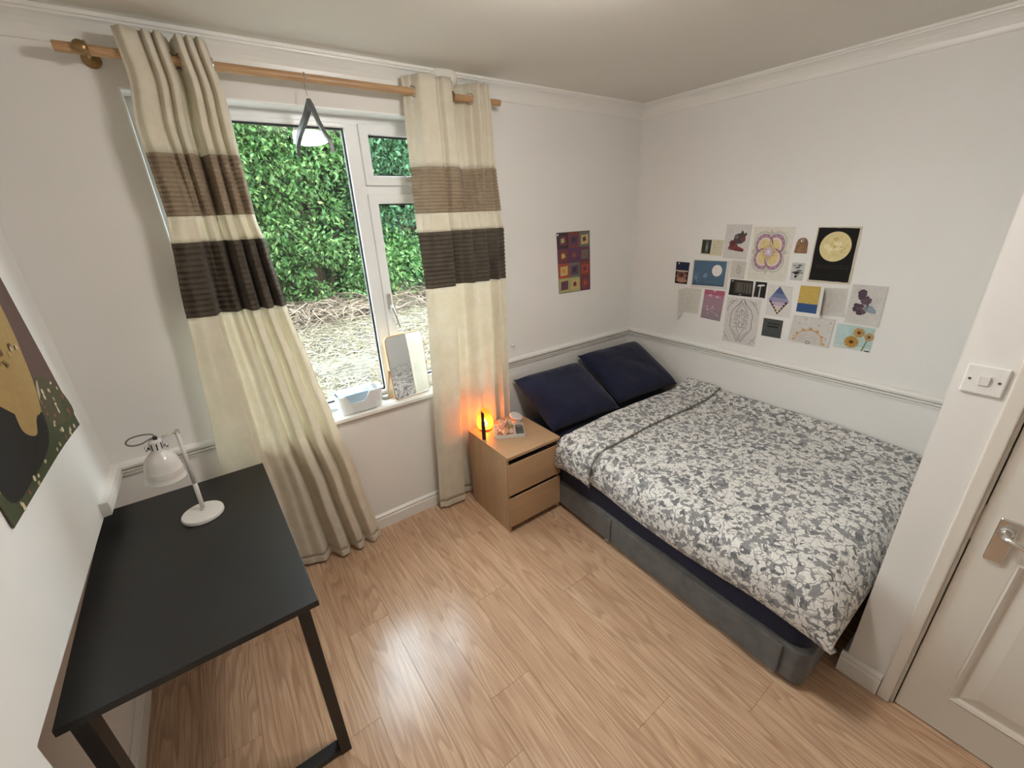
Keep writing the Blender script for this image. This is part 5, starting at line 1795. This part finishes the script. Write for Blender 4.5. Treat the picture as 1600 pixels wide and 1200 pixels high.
# ---- white caddy with blue sheet on the sill
cd_ = thing('plastic_caddy', 'white plastic desk caddy holding a blue sheet on the window sill', 'caddy', (1.068, 0.048, 0.8155), math.radians(2))
b = bmesh.new()
def caddy_outline(w_, d_, r_):
    return [(x, z - d_ / 2) for x, z in rrect(w_, d_, r_)]
lo = caddy_outline(0.235, 0.095, 0.03); hi = caddy_outline(0.262, 0.112, 0.034)
n = len(lo)
def top_z(x, y):
    # front wall dips in the middle
    return 0.112 - (0.052 if (y < -0.02 and -0.085 < x < 0.045) else 0.0)
A = [b.verts.new((x, y, 0.0)) for x, y in lo]
Bv = [b.verts.new((x, y, top_z(x, y))) for x, y in hi]
A2 = [b.verts.new((x * 0.965, y * 0.93, 0.004)) for x, y in lo]
B2 = [b.verts.new((x * 0.965, y * 0.93, top_z(x, y))) for x, y in hi]
# extra verts along the straight front for the dip
for i in range(n):
    j = (i + 1) % n
    b.faces.new((A[i], A[j], Bv[j], Bv[i])); b.faces.new((A2[i], B2[i], B2[j], A2[j])); b.faces.new((Bv[i], Bv[j], B2[j], B2[i]))
b.faces.new(A[::-1]); b.faces.new(A2)
bmesh.ops.subdivide_edges(b, edges=[e for e in b.edges if e.calc_length() > 0.12], cuts=11, use_grid_fill=True)
for v in b.verts:
    if v.co.y < -0.035 and v.co.z > 0.09:
        x = v.co.x
        t = min(1, max(0, (0.062 - abs(x + 0.02)) / 0.018))
        v.co.z -= 0.05 * t
mesh_obj('tub', b, plain('caddy_plastic', srgb(226, 228, 228), rough=0.4), cd_)
b = bmesh.new()
box(b, -0.055, 0.075, -0.0575, -0.0545, 0.006, 0.050)
mesh_obj('front_tray', b, plain('caddy_tray', srgb(214, 216, 216), rough=0.4), cd_, bevel=0.001)
bs = thing('blue_sheet', 'light blue plastic sheet lying inside the white caddy', 'folder', (1.060, 0.050, 0.930), math.radians(2))
b = bmesh.new()
box(b, -0.108, 0.090, -0.040, 0.042, -0.0015, 0.0015, mat=Matrix.Rotation(math.radians(9), 4, 'X'))
mesh_obj('sheet', b, plain('sky_blue_plastic', srgb(120, 178, 218), rough=0.3), bs, bevel=0.0008)
b = bmesh.new()
torus(b, 0.013, 0.002, Matrix.Translation((0.060, -0.01, 0.004)) @ Matrix.Rotation(math.radians(30), 4, 'X'), 20, 6)
mesh_obj('ring', b, M_PLASTIC, bs, smooth=True)
pn = thing('pen', 'dark pen standing in the caddy', 'pen', (1.10, 0.012, 0.830), 0)
b = bmesh.new()
tube(b, [(0, 0, 0.002), (0.022, 0.0, 0.062)], 0.004, seg=10)
tube(b, [(0.022, 0.0, 0.062), (0.026, 0.0, 0.072)], [0.004, 0.0015], seg=10)
mesh_obj('barrel', b, plain('dark_pen', srgb(50, 54, 60), rough=0.4), pn)
jr = thing('glass_jar', 'small clear glass dish on the sill between caddy and mirror', 'jar', (1.232, 0.090, 0.8155))
def clear_glass(name, tint, rough=0.0):
    nt = NT(name)
    g = nt.n('ShaderNodeBsdfGlass', in_Color=tint, in_Roughness=rough, in_IOR=1.45)
    nt.surf(g.outputs[0])
    return nt.m
b = bmesh.new()
lathe(b, [(0.0, 0.0), (0.022, 0.0), (0.024, 0.003), (0.024, 0.034), (0.022, 0.034), (0.0215, 0.005), (0.0, 0.005)], 28, cap=False)
mesh_obj('glass', b, clear_glass('clear_glass', (0.95, 0.97, 0.97, 1)), jr, smooth=False)
b = bmesh.new()
lathe(b, [(0.0, 0.006), (0.0205, 0.006), (0.0205, 0.020), (0.0, 0.020)], 24, cap=False)
mesh_obj('wax', b, plain('white_wax', srgb(224, 220, 212), rough=0.5), jr)

# ---- amber lamp on the nightstand
al = thing('amber_lamp', 'small glowing amber glass lamp on the nightstand against the curtain', 'lamp', (1.752, -0.185, NS_Z))
nt = NT('amber_glass')
tr_ = nt.n('ShaderNodeBsdfTranslucent', in_Color=(1.0, 0.50, 0.16, 1))
gl_ = nt.n('ShaderNodeBsdfPrincipled', in_Base_Color=(1.0, 0.46, 0.16, 1), in_Roughness=0.25)
tp_ = nt.n('ShaderNodeBsdfTransparent', in_Color=(1.0, 0.62, 0.28, 1))
m1_ = nt.n('ShaderNodeMixShader', in_0=0.35); m2_ = nt.n('ShaderNodeMixShader', in_0=0.5)
nt.l(tr_.outputs[0], m1_.inputs[1]); nt.l(gl_.outputs[0], m1_.inputs[2]); nt.l(m1_.outputs[0], m2_.inputs[1]); nt.l(tp_.outputs[0], m2_.inputs[2]); nt.surf(m2_.outputs[0])
b = bmesh.new()
lathe(b, [(0.030, 0.012), (0.044, 0.018), (0.052, 0.035), (0.053, 0.055), (0.048, 0.085), (0.038, 0.115), (0.024, 0.138), (0.008, 0.150), (0.0005, 0.151)], 32, cap=False)
mesh_obj('glass_shade', b, nt.m, al, smooth=True)
b = bmesh.new()
lathe(b, [(0.0, 0.0), (0.036, 0.0), (0.038, 0.004), (0.036, 0.011), (0.030, 0.014), (0.0, 0.014)], 28, cap=False)
mesh_obj('base', b, plain('copper_base', srgb(170, 96, 62), rough=0.4, metal=0.5), al)
b = bmesh.new()
lathe(b, [(0.0005, 0.020), (0.010, 0.026), (0.014, 0.040), (0.010, 0.056), (0.003, 0.072), (0.0005, 0.078)], 20, cap=False)
mesh_obj('flame_bulb', b, emit('amber_bulb', (1.0, 0.42, 0.09, 1), 190.0), al, smooth=True)

# ---- black slim device standing at the nightstand's edge
bd = thing('black_wand', 'slim black wand with slanted tip standing on the nightstand edge', 'device', (1.677, -0.288, NS_Z))
b = bmesh.new()
lathe(b, [(0.0, 0.0), (0.0115, 0.0), (0.0125, 0.002), (0.0125, 0.118), (0.0105, 0.121), (0.0, 0.121)], 24, cap=False)
mesh_obj('body', b, plain('black_gloss', (0.012, 0.012, 0.012, 1), rough=0.3), bd, smooth=False)
b = bmesh.new()
lathe(b, [(0.0, 0.121), (0.0098, 0.121), (0.0098, 0.185), (0.008, 0.193), (0.0, 0.197)], 24, cap=False)
for v in b.verts:
    if v.co.z > 0.17:
        v.co.z -= (v.co.x + 0.01) * 1.0
mesh_obj('tip', b, plain('black_satin', (0.016, 0.015, 0.015, 1), rough=0.45), bd)
b = bmesh.new()
box(b, 0.000, 0.006, -0.0112, -0.0095, 0.150, 0.153)
mesh_obj('indicator', b, plain('silver_mark', (0.8, 0.8, 0.78, 1), rough=0.2, metal=0.8), bd)

# ---- shallow clear tray with odds and ends
TRA = math.radians(-31)
ty = thing('clear_tray', 'shallow clear acrylic tray on the nightstand', 'tray', (1.845, -0.318, NS_Z), TRA)
M_ACR = plain('frosted_acrylic', srgb(212, 208, 202), rough=0.15, var=0.03, coat=0.4)
b = bmesh.new()
box(b, -0.095, 0.095, -0.075, 0.075, 0.0, 0.004)
t_ = 0.003
box(b, -0.095, 0.095, -0.075, -0.075 + t_, 0.004, 0.024); box(b, -0.095, 0.095, 0.075 - t_, 0.075, 0.004, 0.024)
box(b, -0.095, -0.095 + t_, -0.075 + t_, 0.075 - t_, 0.004, 0.024); box(b, 0.095 - t_, 0.095, -0.075 + t_, 0.075 - t_, 0.004, 0.024)
mesh_obj('tray_body', b, M_ACR, ty, bevel=0.001)
b = bmesh.new()
box(b, 0.036, 0.039, -0.072, 0.072, 0.004, 0.020)
mesh_obj('divider', b, M_ACR, ty)
def on_tray(lx, ly, z):
    return (1.845 + lx * math.cos(TRA) - ly * math.sin(TRA), -0.318 + lx * math.sin(TRA) + ly * math.cos(TRA), z)
ph = thing('dark_case', 'flat dark green-grey case lying in the right side of the clear tray', 'case', on_tray(0.066, 0.0, NS_Z + 0.0045), TRA)
b = bmesh.new(); prism(b, [(x, z) for x, z in [(p[0], p[1] - 0.064) for p in rrect(0.046, 0.128, 0.010)]], 0.0, 0.012)
mesh_obj('case_body', b, plain('dark_grey_green', srgb(70, 74, 68), rough=0.35), ph, bevel=0.001)
b = bmesh.new(); box(b, -0.016, 0.016, 0.030, 0.054, 0.0121, 0.0135)
mesh_obj('clasp', b, plain('grey_clasp', srgb(120, 122, 118), rough=0.3), ph, bevel=0.0005)
def crumple(name, label, cat, loc, rz, w_, d_, h_, col, seed):
    root = thing(name, label, cat, loc, rz)
    b = bmesh.new()
    def fn(u, v):
        a, c_ = u * 2 - 1, v * 2 - 1
        z = h_ * (0.35 + 0.65 * mnoise.noise(Vector((a * 1.6 + seed, c_ * 1.6, 0))) + 0.35 * abs(mnoise.noise(Vector((a * 4 + seed, c_ * 4, 3)))))
        return Vector((a * w_ / 2 * (1 + 0.15 * mnoise.noise(Vector((c_ * 2, seed, 1)))), c_ * d_ / 2 * (1 + 0.2 * mnoise.noise(Vector((a * 2, seed, 4)))), max(0.001, z)))
    grid_surface(b, fn, 18, 14)
    o = mesh_obj('wrapper', b, plain('wrap_%s' % name, srgb(*col), rough=0.3, var=0.2, vscale=60), root, smooth=True)
    s_ = o.modifiers.new('film', 'SOLIDIFY'); s_.thickness = 0.0008
    return root
crumple('crumpled_wrapper', 'crumpled pinkish wrapper lying across the clear tray', 'wrapper', on_tray(-0.026, -0.026, NS_Z + 0.006), TRA + 0.15, 0.100, 0.052, 0.046, (196, 160, 136), 2.2)
crumple('tissue', 'crumpled pale tissue at the back of the clear tray', 'tissue', on_tray(-0.020, 0.046, NS_Z + 0.006), TRA, 0.080, 0.030, 0.080, (214, 190, 170), 7.7)
bo = thing('beige_box', 'tiny olive box inside the clear tray', 'box', on_tray(0.010, 0.022, NS_Z + 0.0045), TRA + 0.2)
b = bmesh.new(); box(b, -0.018, 0.018, -0.010, 0.010, 0.0, 0.034)
mesh_obj('carton', b, plain('olive_card', srgb(150, 136, 86), rough=0.6), bo, bevel=0.001)
cp = thing('white_compact', 'white oval compact leaning at the back corner of the clear tray', 'compact', (1.962, -0.236, NS_Z))
b = bmesh.new()
mt_ = Matrix.Translation((0, 0, 0.046)) @ Matrix.Rotation(math.radians(20), 4, 'Y') @ Matrix.Rotation(math.radians(24), 4, 'X') @ Matrix.Diagonal((1.6, 1.2, 1.3, 1))
lathe(b, [(0.0, -0.007), (0.028, -0.007), (0.032, -0.003), (0.032, 0.003), (0.028, 0.006), (0.0, 0.007)], 32, mt_, cap=False)
mesh_obj('lid', b, plain('compact_white', srgb(222, 212, 204), rough=0.35), cp, smooth=False, bevel=0.001)
b = bmesh.new()
lathe(b, [(0.0, 0.0), (0.034, 0.0), (0.036, 0.003), (0.036, 0.026), (0.0, 0.028)], 28, cap=False)
mesh_obj('base', b, plain('compact_base', srgb(205, 198, 192), rough=0.4), cp)
